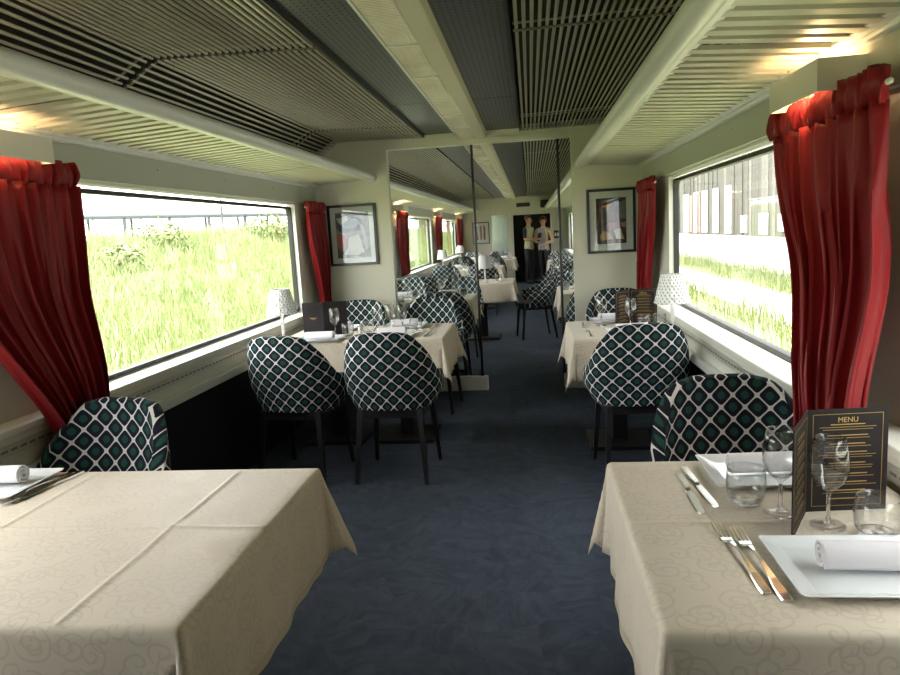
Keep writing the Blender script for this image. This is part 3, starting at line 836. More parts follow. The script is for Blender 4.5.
def menu(pts, h, label, title=True, seed=0, emblem=False, z=ZTOP):
    """standing folded card through ground points pts; pages face the side where the camera end (-y) is"""
    rd = random.Random(seed); c = Vector((sum(p[0] for p in pts)/len(pts), sum(p[1] for p in pts)/len(pts), 0))
    t = empty('menu_card', (c.x, c.y, z+.0012))
    for i in range(len(pts)-1):
        a = Vector((*pts[i], 0))-c; b = Vector((*pts[i+1], 0))-c; d = (b-a); L = d.length; d.normalize()
        nrm = Vector((d.y, -d.x, 0))
        pg = MB().box(0, L, -.0012, .0012, 0, h).build('page', 'menu', t); pg.location = a; pg.rotation_euler = (0, 0, math.atan2(d.y, d.x))
        if emblem and i != 0: continue
        pr = MB(); y = -.0016
        def q(x0, x1, z0, z1): pr.box(x0, x1, y-.0003, y, z0, z1)
        if emblem:
            q(L*.35, L*.65, h*.52, h*.535); q(L*.42, L*.58, h*.49, h*.497); q(L*.3, L*.7, h*.55, h*.553)
        else:
            b_ = .012
            q(b_, L-b_, b_, b_+.0008); q(b_, L-b_, h-b_, h-b_+.0008); q(b_, b_+.0008, b_, h-b_); q(L-b_-.0008, L-b_, b_, h-b_)
            zz = h-.036
            while zz > .025:
                for k in range(rd.choice((2, 3))):
                    w = L*(rd.uniform(.18, .26) if k == 0 else rd.uniform(.26, .37)); hh = .0019 if k == 0 else .0009
                    q(L/2-w, L/2+w, zz, zz+hh); zz -= .0055
                    if zz < .025: break
                zz -= .008
        pr.build('print', 'gold', pg)
        if title and not emblem and i == len(pts)-2:
            lt = link('lettering', text_mesh('MENU', .016, 'gold'), pg, (L/2, -.0017, h-.030)); lt.rotation_euler = (math.pi/2, 0, 0)
    tag(t, label, 'menu'); return t
def shaker(p, label, z=ZTOP):
    t = empty('salt_shaker', (p[0], p[1], z+.0012))
    link('body', MB().lathe([(.013, 0), (.015, .004), (.0145, .03), (.012, .045)], 14).mesh('body', 'ceramic', True), t)
    link('cap', MB().lathe([(.0125, .045), (.012, .055), (.006, .062), (0, .063)], 14).mesh('cap', 'steel', True), t)
    return tag(t, label, 'shaker')

# near menu table
plate(.583, 1.275, 0, 'white rectangular plate beside the two forks on the menu table')
napkin(.600, 1.275, -2, 'white rolled napkin on the plate beside the two forks')
plate(.575, 1.79, 0, 'white rectangular plate behind the menu next to the two knives')
napkin(.575, 1.79, 3, 'white rolled napkin on the plate behind the menu')
fork(.381, 1.327, 3.5, 'steel fork further from the plate of the pair on the menu table', s=1.06)
fork(.410, 1.307, 2.0, 'steel fork closer to the plate of the pair on the menu table', s=1.08)
knife(.360, 1.680, 180, 'steel table knife on the table edge side of the pair behind the menu', s=1.05)
knife(.391, 1.717, 184, 'steel table knife on the plate side of the pair behind the menu', s=1.05)
wine((.601, 1.482), 'wine glass standing in front of the open black menu')
wine((.527, 1.548), 'wine glass at the folded edge of the open black menu')
tumbler((.673, 1.425), 'clear water tumbler in front of the open menu beside the rolled napkin')
tumbler((.472, 1.610), 'clear water tumbler between the knives and the menu')
menu([(.503, 1.41), (.583, 1.556), (.757, 1.572)], .232, 'open folded black menu with gold print standing on the table', seed=3)
# near cleared table
plate(-1.57, 1.765, 0, 'white rectangular plate on the half cleared wide table')
napkin(-1.575, 1.785, 3, 'white rolled napkin on the plate of the half cleared wide table')
fork(-1.418, 1.765, 175, 'steel fork beside the plate on the half cleared wide table')
knife(-1.392, 1.775, 172, 'steel knife beside the plate on the half cleared wide table')
# middle wide table
menu([(-1.585, 4.67), (-1.43, 4.645), (-1.275, 4.69)], .232, 'closed dark menu standing on the wide table under the abstract picture', emblem=True, seed=5)
plate(-1.40, 4.43, 0, 'white plate with napkin in front of the dark closed menu')
napkin(-1.40, 4.43, 2, 'white rolled napkin in front of the dark closed menu')
wine((-1.34, 4.595), 'wine glass in front of the dark closed menu')
tumbler((-1.255, 4.60), 'water tumbler in front of the dark closed menu')
shaker((-1.20, 4.72), 'small white salt shaker beside the dark closed menu')
plate(-.93, 4.50, 0, 'white plate on the aisle half of the wide table, chair side'); napkin(-.93, 4.50, 0, 'rolled napkin on the aisle half plate of the wide table, chair side')
plate(-.92, 4.93, 0, 'white plate on the aisle half of the wide table, glass screen side'); napkin(-.92, 4.93, 4, 'rolled napkin on the plate before the wide glass screen')
plate(-1.42, 4.94, 0, 'white plate on the wide table below the abstract picture'); napkin(-1.42, 4.94, -3, 'rolled napkin on the plate below the abstract picture')
for p, k, lb in (((-1.06, 4.67), 'w', 'wine glass at the window end of the row of three'), ((-.98, 4.72), 'w', 'wine glass in the middle of the row of three'),
                 ((-.895, 4.70), 'w', 'wine glass at the aisle end of the row of three'), ((-1.15, 4.74), 't', 'water tumbler at the window end of the three wine glasses'),
                 ((-.80, 4.69), 't', 'water tumbler at the aisle end of the three wine glasses')):
    (wine if k == 'w' else tumbler)(p, lb, 'glasses on the wide middle table')
for (x, y, d, k) in ((-.70, 4.54, 178, 'k'), (-.675, 4.54, 176, 'k'), (-.71, 4.88, -4, 'f'), (-1.16, 4.55, 5, 'f'), (-1.135, 4.90, 184, 'k')):
    (knife if k == 'k' else fork)(x, y, d, 'steel %s laid on the wide middle table' % ('knife' if k == 'k' else 'fork'), 'cutlery on the wide middle table')
# lamp table
menu([(.515, 4.49), (.62, 4.59), (.785, 4.56)], .232, 'open dark menu standing on the lamp table', seed=8)
plate(.58, 4.25, 0, 'white plate in front of the menu on the lamp table'); napkin(.58, 4.25, 2, 'rolled napkin in front of the menu on the lamp table')
plate(.53, 4.78, 0, 'white plate behind the menu on the lamp table'); napkin(.53, 4.78, -2, 'rolled napkin behind the menu on the lamp table')
wine((.600, 4.43), 'wine glass in front of the menu on the lamp table'); wine((.44, 4.62), 'wine glass at the aisle end of the lamp table menu')
tumbler((.680, 4.42), 'water tumbler between the wine glass and the other tumbler, lamp table', 'tumblers on the lamp table'); tumbler((.775, 4.44), 'water tumbler at the window end of the lamp table menu', 'tumblers on the lamp table')
fork(.335, 4.28, 2, 'steel fork at the aisle edge of the lamp table'); knife(.325, 4.66, 178, 'steel knife at the aisle edge of the lamp table')
# far tables: glasses, plates, cards
rnd = random.Random(4)
for i, (r, ov, lb, c) in enumerate(FAR_T):
    cx_, cy_ = (r[0]+r[2-1])/2, (r[2]+r[3])/2
    xs = (r[0]+.30, r[1]-.28) if c == 2 else ((r[0]+r[1])/2+.02 if i != 1 else -.86,)
    for x in xs:
        for s in (-1, 1):
            plate(x, cy_+s*.22, 0, 'white plate on the '+lb, 'plates on the '+lb, .85)
            napkin(x, cy_+s*.22, 0, 'rolled napkin on the '+lb, 'napkins on the '+lb)
            wine((x-.08*s+(.03 if c == 2 else -.05), cy_+s*.045), 'wine glass on the '+lb, 'wine glasses on the '+lb)
            tumbler((x+.18 if c == 2 else (x-.22 if i != 1 else -.43), cy_+s*.055), 'water tumbler on the '+lb, 'tumblers on the '+lb)

# ------------------------------------------------------------------ table lamps
def make_lamp():
    t = empty('table_lamp')
    MB().lathe([(.045, 0), (.046, .006), (.02, .011), (.012, .02)], 20).build('base', 'lamp_crystal', t, smooth=True)
    MB().lathe([(.0125, .02), (.010, .08), (.0155, .12), (.0105, .17), (.0105, .205)], 6).build('stem', 'lamp_crystal', t)
    # pleated facet shade
    m = MB(); n = 24; V, U = [], []
    rows = [(.100, .185), (.093, .215), (.085, .25), (.077, .285), (.069, .32), (.061, .350)]
    for j, (r, z) in enumerate(rows):
        for k in range(n):
            rr = r*(1.0+.045*((k+j) % 2)); a = 2*math.pi*k/n
            V.append((rr*math.cos(a), rr*math.sin(a), z)); U.append((k/n, j/5))
    fs = []
    for j in range(5):
        for k in range(n):
            k2 = (k+1) % n; A, B, C_, D = j*n+k, j*n+k2, (j+1)*n+k2, (j+1)*n+k
            fs += [(A, B, D), (B, C_, D)] if (k+j) % 2 else [(A, B, C_), (A, C_, D)]
    m.add(V, fs, U); o = m.build('lamp_shade', 'shade', t); s = o.modifiers.new('wall', 'SOLIDIFY'); s.thickness = .003
    MB().lathe([(.004, .19), (.012, .215), (.012, .25), (0, .26)], 10).build('bulb', 'ceramic', t, smooth=True)
    return t
lamp0 = make_lamp()
inst(lamp0, False, (.80, 4.15, ZTOP+.001), 0, 'faceted clear table lamp at the window on the single table', 'lamp')
inst(lamp0, True, (-1.655, 4.46, ZTOP+.001), .2, 'faceted clear table lamp against the grassy bank window', 'lamp')
inst(lamp0, True, (-.585, 8.86, ZTOP+.001), .5, 'faceted clear table lamp in the middle of the far aisle table', 'lamp')
for p, lb in (((-1.60, 12.7), 'second last wide table'), ((-1.60, 16.0), 'last wide table'), ((-1.60, 7.11), 'wide table behind the glass screen')):
    inst(lamp0, True, (*p, ZTOP+.001), .3, 'faceted lamp by the window on the '+lb, 'lamp')
for p, lb in (((.745, 7.415), 'single table behind the narrow glass screen'), ((.745, 11.325), 'middle single table')):
    inst(lamp0, True, (*p, ZTOP+.001), .1, 'faceted lamp by the window on the '+lb, 'lamp')

# ------------------------------------------------------------------ curtains
def curtain(X, sgn, y0, y1, b0, b1, zt, zb, label, folds=9, seed=0, group=None, tie=None, amp=.030, push=.068):
    """hung along the wall; top spans y0..y1, bottom spans b0..b1"""
    rd = random.Random(seed); ph = rd.uniform(0, 6)
    xo = X+sgn*.088
    t = empty('curtain', (xo, (y0+y1)/2, 0)); yc = (y0+y1)/2
    zh = zt-.075
    warp = [rd.uniform(-.25, .25) for _ in range(folds+2)]
    NU, NV = folds*10+1, 30
    def fn(u, v):
        z = zh+(zb-zh)*v
        e = sstep(0.0, 1, v)
        ya = y0+(b0-y0)*e; yb_ = y1+(b1-y1)*e
        if tie is not None:
            k = math.exp(-((z-tie[0])/.22)**2)
            mid = tie[1]; ya = ya+(mid-tie[2]-ya)*k; yb_ = yb_+(mid+tie[2]-yb_)*k
        a = u*folds*2*math.pi+ph+warp[int(u*folds)]*2*v+.35*math.sin(3.1*v+u*9)
        A = amp*(.75+.45*sstep(0, .5, v))*(.8+.3*math.sin(u*13+ph))
        y = ya+(yb_-ya)*u+.010*math.sin(a*2+1)*min(1, v*3)
        return (A*math.sin(a)*sgn+.008*math.sin(a*2.3+4*v)+sgn*push*(1-sstep(.86, 1.30, z)), y-yc, z), (u, z)
    m = MB().grid(fn, NU, NV); o = m.build('drape', 'satin', t, smooth=True)
    s = o.modifiers.new('lining', 'SOLIDIFY'); s.thickness = .003
    def fh(u, v):
        z = zt+.012+(zh-.004-zt-.012)*v
        a = u*folds*4*math.pi+ph
        bulge = .016*math.sin(math.pi*min(1, v*1.02))**.8
        A = .014+.006*math.sin(u*31+ph)
        ex = .012*math.sin(math.pi*v)
        return (sgn*(bulge*.6)+A*math.sin(a+.6*math.sin(5*v))+.004*math.sin(a*2.7), (y0-ex)+(y1-y0+2*ex)*u-yc+.004*math.sin(a*1.3), z+.004*math.sin(a*.5+1)), (u, z)
    h = MB().grid(fh, folds*16+1, 9).build('gathered_heading', 'satin', t, smooth=True)
    s = h.modifiers.new('lining', 'SOLIDIFY'); s.thickness = .004
    MB().bar((-sgn*.004, y0-yc-.02, zt-.035), (-sgn*.004, y1-yc+.02, zt-.035), .008, n=8).build('rod', 'white_metal', t, smooth=True)
    tag(t, label, 'curtain', group); return t
curtain(XR, -1, 1.87, 2.66, 1.80, 2.18, 1.735, .76, 'tall gathered red satin curtain next to the standing open menu', 9, 2)
curtain(XL, 1, 1.90, 2.62, 2.26, 2.52, 1.735, .50, 'tall gathered red satin curtain behind the half cleared table', 9, 3, tie=(.60, 2.42, .11))
curtain(XL, 1, 5.54, 5.98, 5.72, 5.97, 1.70, .84, 'narrow red satin curtain beside the grey abstract picture', 5, 4, amp=.022, push=.0)
curtain(XR, -1, 5.06, 5.74, 5.40, 5.80, 1.70, .84, 'narrow red satin curtain beside the dark cafe picture', 6, 5, amp=.022, push=.0)
for (y0, y1, lb) in ((9.45, 10.2, 'red curtain at the far saloon window pillar closest to the glass screen'), (13.45, 14.15, 'red curtain at the middle window pillar of the far saloon'),
                 (17.5, 17.95, 'red curtain at the last far saloon window'), (18.1, 18.5, 'red curtain in the corner of the far end wall')):
    curtain(XL, 1, y0, y1, y0+.1, y1-.1, 1.72, .84, lb, 6, int(y0), amp=.022, push=0)

# ------------------------------------------------------------------ wall sconces
LAMP_M = emis('warm_tube', (1, .72, .38), 2.5)
def sconce(X, sgn, y0, y1, label, w=.13, e=.42, group=None):
    t = empty('wall_sconce', (X+sgn*.022, y0, 1.728)); L = y1-y0; h = .088
    def bx(m, a, b, c, d, z0, z1): m.box(min(sgn*a, sgn*b), max(sgn*a, sgn*b), c, d, z0, z1)
    m = MB(); bx(m, w-.004, w, 0, L, 0, h); m.build('front_panel', 'cream_light', t)
    for c in (0, L-.004):
        m = MB(); bx(m, 0, w-.004, c, c+.004, 0, h); m.build('end_panel', 'cream_light', t)
    m = MB(); bx(m, 0, .004, .004, L-.004, 0, h); m.build('back_plate', 'cream_light', t)
    m = MB(); m.bar((sgn*.06, .03, h*.5), (sgn*.06, L-.03, h*.5), .010, n=10); m.build('lamp_tube', LAMP_M, t, smooth=True)
    ld = bpy.data.lights.new('sconce_glow', 'POINT'); ld.energy = e; ld.color = (1, .66, .32); ld.shadow_soft_size = .02
    lo = bpy.data.objects.new('sconce_glow', ld); COL.objects.link(lo); lo.parent = t; lo.location = (sgn*.075, L*.5, h*.5)
    tag(t, label, 'wall lamp', group); return t
sconce(XR, -1, 2.11, 2.50, 'cream box wall lamp glowing above the curtain next to the open menu')
sconce(XL, 1, 1.92, 2.44, 'cream box wall lamp glowing above the curtain by the cleared table')
for y, lb in ((9.6, 'glowing box wall lamp at the far saloon pillar closest to the glass screen'), (13.6, 'glowing box wall lamp at the middle pillar of the far saloon'), (17.6, 'glowing box wall lamp at the end of the far saloon')):
    sconce(XL, 1, y, y+.4, lb)

# ------------------------------------------------------------------ pictures
def ell(m, cx_, cz, rx, rz, y, n=20, a0=0):
    V = [(cx_+rx*math.cos(2*math.pi*k/n)*math.cos(a0)-rz*math.sin(2*math.pi*k/n)*math.sin(a0), y, cz+rx*math.cos(2*math.pi*k/n)*math.sin(a0)+rz*math.sin(2*math.pi*k/n)*math.cos(a0)) for k in range(n)]
    m.add(V, [tuple(range(n))])
def poly(m, pts, y): m.add([(p[0], y, p[1]) for p in pts], [tuple(range(len(pts)))])
def picture(x0, x1, z0, z1, Y, label, mat_w, art_mat, shapes):
    cx_ = (x0+x1)/2; cz = (z0+z1)/2; w, h = x1-x0, z1-z0
    t = empty('framed_picture', (cx_, Y, z0)); fw = .022
    m = MB()
    ring(m, [(-w/2, 0), (w/2, 0), (w/2, h), (-w/2, h)], [(-w/2+fw, fw), (w/2-fw, fw), (w/2-fw, h-fw), (-w/2+fw, h-fw)], lambda p: (p[0], -.028, p[1]), lambda p: (p[0], -.001, p[1]))
    m.build('frame', 'frame', t)
    MB().box(-w/2+fw, w/2-fw, -.012, -.004, fw, h-fw).build('mat_board', 'mat_board', t)
    aw, ah = w/2-fw-mat_w, h/2-fw-mat_w
    pr = MB().box(-aw, aw, -.0135, -.012, h/2-ah, h/2+ah).build('print', art_mat, t)
    for i, (mt, fnc) in enumerate(shapes):
        mm = MB(); fnc(mm, aw, ah, h/2, -.0138-.0003*i); mm.build('printed_shape', mt, pr)
    MB().box(-w/2+fw, w/2-fw, -.020, -.018, fw, h-fw).build('glazing', 'pane', t)
    tag(t, label, 'picture'); return t
def noisy(name, stops, sc, dist=1.0):
    t = NT(name); t.set(Roughness=.5); r = t.n('ValToRGB'); el = r.color_ramp.elements
    while len(el) < len(stops): el.new(.5)
    for e_, (p, c) in zip(el, stops): e_.position = p; e_.color = (*c, 1)
    t.l(t.noise(t.coord(), sc, 5, .6, dist), r.inputs['Fac']); t.l(r.outputs[0], t.b.inputs['Base Color']); return t.m
artA = noisy('grey_abstract_print', [(.25, (.012, .013, .015)), (.45, (.07, .075, .07)), (.6, (.24, .24, .21)), (.75, (.04, .04, .038))], 7, .8)
artB = noisy('dark_cafe_print', [(.3, (.008, .008, .010)), (.5, (.03, .018, .014)), (.65, (.12, .04, .02)), (.8, (.03, .02, .02))], 12, .5)
A = at_y(327, 206, YW); B = at_y(379.5, 264, YW)
picture(A.x, B.x, B.z, A.z, YW, 'black framed grey abstract print with blue oval and red patch', .045, artA, [
    (plain('slate_oval', (.015, .022, .03), .5), lambda m, a, h, c, y: ell(m, -.15*a, c+.45*h, .78*a, .33*h, y, 24, .25)),
    (plain('blue_oval', (.14, .27, .33), .5), lambda m, a, h, c, y: ell(m, -.08*a, c+.48*h, .52*a, .20*h, y, 24, .25)),
    (plain('pale_rim', (.55, .56, .54), .5), lambda m, a, h, c, y: poly(m, [(-.95*a, c+.75*h), (-.3*a, c+.85*h), (-.2*a, c+.68*h), (-.7*a, c+.45*h)], y)),
    (plain('red_patch', (.45, .09, .06), .5), lambda m, a, h, c, y: poly(m, [(-.95*a, c+.08*h), (-.35*a, c+.02*h), (-.3*a, c-.35*h), (-.75*a, c-.75*h), (-.95*a, c-.2*h)], y)),
    (plain('white_drape', (.62, .62, .58), .5), lambda m, a, h, c, y: poly(m, [(-.25*a, c-.1*h), (.35*a, c+.05*h), (.65*a, c-.75*h), (.2*a, c-.9*h), (-.6*a, c-.85*h), (-.35*a, c-.5*h)], y)),
    (plain('grey_arc', (.30, .31, .30), .5), lambda m, a, h, c, y: poly(m, [(.45*a, c+.5*h), (.75*a, c+.3*h), (.9*a, c-.6*h), (.7*a, c-.7*h), (.6*a, c)], y))])
A = at_y(586, 190, YW); B = at_y(636, 251.5, YW)
cafe = [(plain('warm_lamp_print', (.75, .25, .05), .5), lambda m, a, h, c, y: ell(m, -.3*a, c+.66*h, .30*a, .05*h, y, 16, .15)),
        (plain('grey_window_print', (.16, .18, .20), .5), lambda m, a, h, c, y: poly(m, [(.45*a, c+.75*h), (.95*a, c+.9*h), (.95*a, c+.05*h), (.55*a, c+.1*h)], y)),
        (plain('ochre_print', (.40, .24, .11), .5), lambda m, a, h, c, y: poly(m, [(-.8*a, c-.65*h), (-.5*a, c-.42*h), (-.1*a, c-.55*h), (.1*a, c-.8*h), (-.7*a, c-.85*h)], y)),
        (plain('cream_print', (.50, .42, .28), .5), lambda m, a, h, c, y: poly(m, [(.15*a, c-.40*h), (.6*a, c-.35*h), (.85*a, c-.82*h), (.3*a, c-.8*h)], y)),
        (plain('plum_print', (.20, .04, .05), .5), lambda m, a, h, c, y: poly(m, [(-.2*a, c-.05*h), (.3*a, c-.1*h), (.35*a, c-.35*h), (-.1*a, c-.4*h)], y)),
        (plain('rose_print', (.45, .20, .16), .5), lambda m, a, h, c, y: poly(m, [(.6*a, c-.1*h), (.95*a, c-.05*h), (.95*a, c-.3*h), (.7*a, c-.28*h)], y))]
picture(A.x, B.x, B.z, A.z, YW, 'black framed dark cafe print with a warm orange lamp', .055, artB, cafe)
stripe = [(plain('brick_stripe', (.28, .10, .06), .5), lambda m, a, h, c, y: [poly(m, [(k*a-.17*a, c-.95*h), (k*a+.17*a, c-.95*h), (k*a+.17*a, c+.95*h), (k*a-.17*a, c+.95*h)], y) for k in (-.7, 0, .7)])]
picture(-1.50, -1.06, 1.06, 1.62, YE, 'small framed print with brown stripes on the far end wall', .07, 'mat_board', stripe)
m = MB().box(-.33, .02, -.03, 0, 0, .10); m.build('door_sign', 'black', None, loc=(0, YE, 1.955))
tag(bpy.data.objects['door_sign'], 'small dark sign above the far doorway', 'sign')
t = empty('wall_speaker', (.40, YE-.10, 1.90))
MB().box(-.11, .11, -.08, .08, 0, .20).build('body', 'black', t, bevel=.02); MB().box(-.03, .03, .08, .10, .06, .14).build('bracket', 'black_metal', t); MB().lathe([(.07, 0), (.07, .006), (.02, .002)], 18).build('grille', 'gasket', t, loc=(0, -.08, .1)).rotation_euler = (math.pi/2, 0, 0)
tag(t, 'black box speaker high on the far end wall', 'speaker')
t = empty('switch_panel', (.68, YE, 1.10)); MB().box(-.07, .07, -.02, 0, 0, .20).build('plate', 'gasket', t)
for k in (-1, 1): MB().box(k*.03-.02, k*.03+.02, -.026, -.02, .06, .14).build('button', 'alu', t)
tag(t, 'dark switch panel beside the far doorway', 'switch')

# ------------------------------------------------------------------ two people in the far doorway
def skin_body(name, J, E_, zones, parent, mats):
    """J: name -> (x, y, z, rx, ry); first joint is the root. zones(p) -> material index"""
    names = list(J); me = bpy.data.meshes.new(name)
    me.from_pydata([J[k][:3] for k in names], [(names.index(a), names.index(b)) for a, b in E_], [])
    o = bpy.data.objects.new(name, me); COL.objects.link(o)
    sk = o.modifiers.new('skin', 'SKIN'); sk.use_smooth_shade = True; sk.branch_smoothing = .6
    for i, k in enumerate(names):
        d = me.skin_vertices[0].data[i]; d.radius = J[k][3:5]; d.use_root = (i == 0)
    sb = o.modifiers.new('smooth', 'SUBSURF'); sb.levels = 2; sb.render_levels = 2
    dg = bpy.context.evaluated_depsgraph_get(); dg.update(); out = bpy.data.meshes.new_from_object(o.evaluated_get(dg))
    bpy.data.objects.remove(o); bpy.data.meshes.remove(me); out.name = name
    out.materials.clear()
    for m_ in mats: out.materials.append(m_)
    for p in out.polygons: p.material_index = zones(p.center); p.use_smooth = True
    b = bpy.data.objects.new(name, out); COL.objects.link(b); b.parent = parent; return b
def add_hand(J, E_, wrist, side, d, up, s=1.0):
    """palm and five fingers from the wrist along d; up = back-of-hand direction"""
    d = Vector(d).normalized(); up = Vector(up).normalized(); lat = d.cross(up).normalized()*side
    w = Vector(J[wrist][:3]); k = wrist+'_palm'; pc = w+d*.055*s
    J[k] = (*pc, .034*s, .016*s); E_.append((wrist, k))
    for i, (off, ln) in enumerate(((.027, .062), (.010, .074), (-.009, .070), (-.026, .055))):
        r = pc+d*.03*s+lat*off*s; q1 = r+d*ln*.45*s-up*.008*s; q2 = q1+d*ln*.35*s-up*.028*s
        for n_, q in (('a', r), ('b', q1), ('c', q2)): J['%s%d%s' % (wrist, i, n_)] = (*q, .0095*s, .0095*s)
        E_ += [(k, '%s%da' % (wrist, i)), ('%s%da' % (wrist, i), '%s%db' % (wrist, i)), ('%s%db' % (wrist, i), '%s%dc' % (wrist, i))]
    t1 = w+d*.035*s+lat*.034*s; t2 = t1+d*.030*s+lat*.016*s; t3 = t2+d*.028*s-up*.006*s
    for n_, q in (('ta', t1), ('tb', t2), ('tc', t3)): J[wrist+n_] = (*q, .011*s, .011*s)
    E_ += [(wrist, wrist+'ta'), (wrist+'ta', wrist+'tb'), (wrist+'tb', wrist+'tc')]
def face(parent, c, fwd, hair_mat, long_hair=False):
    fwd = Vector(fwd).normalized(); lat = fwd.cross(Vector((0, 0, 1))).normalized(); c = Vector(c)
    def ball(name, p, r, mat, sc=(1, 1, 1)):
        m = MB().lathe([(max(.0001, r*math.sin(math.pi*k/8)), -r*math.cos(math.pi*k/8)) for k in range(9)], 14)
        o = m.build(name, mat, parent, smooth=True, loc=p); o.scale = sc; return o
    for s in (-1, 1): ball('eye', c+fwd*.088+lat*s*.032+Vector((0, 0, .012)), .011, 'black'); ball('ear', c+lat*s*.080-fwd*.008, .022, 'skin', (.6, .9, 1.4))
    n_ = MB().bar(c+fwd*.088+Vector((0, 0, .008)), c+fwd*.112+Vector((0, 0, -.026)), .008, .014, n=6); n_.build('nose', 'skin', parent, smooth=True)
    MB().bar(c+fwd*.090-lat*.022+Vector((0, 0, -.055)), c+fwd*.090+lat*.022+Vector((0, 0, -.055)), .006, n=6).build('mouth', plain('lips', (.35, .12, .10), .5), parent)
    m = MB(); V = []; nu, nv = 20, 9
    for j in range(nv):
        for i in range(nu):
            a = 2*math.pi*i/nu; dv = lat*math.sin(a)+fwd*math.cos(a)
            low = .62 if math.cos(a) > .35 else (1.9 if long_hair else 1.45)
            b = low*j/(nv-1); r = .096+(.012 if long_hair else .004)
            V.append(c+dv*r*.92*math.sin(b)*(1.1 if abs(math.cos(a)) > .7 else .98)+Vector((0, 0, .018+.118*math.cos(b))))
    fs = [(j*nu+i, j*nu+(i+1) % nu, (j+1)*nu+(i+1) % nu, (j+1)*nu+i) for j in range(nv-1) for i in range(nu)]
    m.add(V, fs); o = m.build('hair', hair_mat, parent, smooth=True); s = o.modifiers.new('volume', 'SOLIDIFY'); s.thickness = .012; s.offset = 1
def person(loc, rz, label, arms, cols, hair, long_hair, zones, hh=1.0, headf=(0, -1, 0)):
    t = empty('person', loc, rz)
    J = {'pelvis': (0, 0, .93, .155, .115), 'waist': (0, 0, 1.06, .150, .11), 'chest': (0, -.005, 1.26, .17, .115), 'collar': (0, .005, 1.40, .10, .08),
         'neck': (0, .0, 1.47, .052, .052), 'jaw': (0, -.018, 1.535, .062, .068), 'head': (0, -.005, 1.60, .078, .088), 'crown': (0, .005, 1.655, .062, .072)}
    E_ = [('pelvis', 'waist'), ('waist', 'chest'), ('chest', 'collar'), ('collar', 'neck'), ('neck', 'jaw'), ('jaw', 'head'), ('head', 'crown')]
    for s, n in ((-1, 'l'), (1, 'r')):
        J['hip'+n] = (s*.085, 0, .86, .092, .095); J['knee'+n] = (s*.10, -.015, .47, .062, .065); J['calf'+n] = (s*.10, .005, .33, .056, .058)
        J['ankle'+n] = (s*.105, .02, .085, .040, .042); J['ball'+n] = (s*.115, -.10, .035, .042, .032); J['toe'+n] = (s*.12, -.16, .03, .034, .026)
        E_ += [('pelvis', 'hip'+n), ('hip'+n, 'knee'+n), ('knee'+n, 'calf'+n), ('calf'+n, 'ankle'+n), ('ankle'+n, 'ball'+n), ('ball'+n, 'toe'+n)]
        el, wr, hd, up = arms[n]
        J['sh'+n] = (s*.185, .005, 1.37, .062, .064); J['elb'+n] = (*el, .043, .045); mid = (Vector(el)*.45+Vector(wr)*.55); J['fore'+n] = (*mid, .039, .040); J['wr'+n] = (*wr, .026, .024)
        E_ += [('collar', 'sh'+n), ('sh'+n, 'elb'+n), ('elb'+n, 'fore'+n), ('fore'+n, 'wr'+n)]
        add_hand(J, E_, 'wr'+n, s, hd, up)
    skin_body('body', J, E_, zones, t, cols)
    face(t, (0, -.006, 1.595), headf, hair, long_hair)
    t.scale = (hh, hh, hh); tag(t, label, 'person'); return t
c_vest = plain('pale_yellow_vest', (.45, .42, .24), .8); c_navy = plain('navy_shirt', (.015, .02, .04), .8); c_trs = plain('black_trousers', (.012, .012, .016), .8)
c_shoe = plain('dark_shoes', (.02, .018, .016), .5); c_card = plain('pale_peach_cardigan', (.55, .42, .28), .85); c_top = plain('grey_lilac_top', (.28, .26, .30), .8)
def zone_m(p):
    if p.z > 1.485: return 4
    if p.z < .10: return 3
    r = abs(p.x)
    if p.z < .88 and r < .26 and p.y > -.14: return 2
    if r > .17 and p.z > 1.16 and p.y > -.11: return 1
    if r < .19 and p.y > -.17: return 0
    return 4
def zone_w(p):
    if p.z > 1.47: return 4
    if p.z < .10: return 3
    if p.z < .86 and abs(p.x) < .24 and p.y > -.14: return 2
    if abs(p.x) < .085 and p.y < -.05 and p.y > -.16: return 1
    if p.y < -.285: return 4
    return 0
person((-.04, 18.02, 0), math.radians(58), 'person in a pale yellow vest and dark trousers, side-on, holding out a phone',
       {'l': ((-.235, -.03, 1.12), (-.10, -.27, 1.12), (.35, -1, .1), (0, 0, 1)), 'r': ((.245, -.06, 1.11), (.10, -.30, 1.16), (-.3, -1, .2), (0, 0, 1))},
       [c_vest, c_navy, c_trs, c_shoe, MT['skin']], plain('grey_hair', (.16, .13, .10), .8), False, zone_m, 1.0)
person((.33, 18.06, 0), math.radians(-25), 'person in a peach cardigan and dark trousers standing in the far doorway',
       {'l': ((-.25, .0, 1.10), (-.06, -.24, 1.06), (.6, -.8, .1), (0, -.2, 1)), 'r': ((.255, .02, 1.09), (.08, -.23, 1.00), (-.9, -.5, 0), (0, -.2, 1))},
       [c_card, c_top, c_trs, c_shoe, MT['skin']], plain('auburn_hair', (.18, .07, .03), .7), True, zone_w, .97)
ph = MB().box(-.038, .038, -.005, .005, -.075, .075).build('smartphone', 'black', None, loc=(.24, 17.84, 1.20)); ph.rotation_euler = (.25, 0, math.radians(40))
MB().box(-.034, .034, -.0058, -.005, -.068, .068).build('screen', 'menu', ph)
tag(ph, 'black smartphone held out in front of the person in the yellow vest', 'phone')

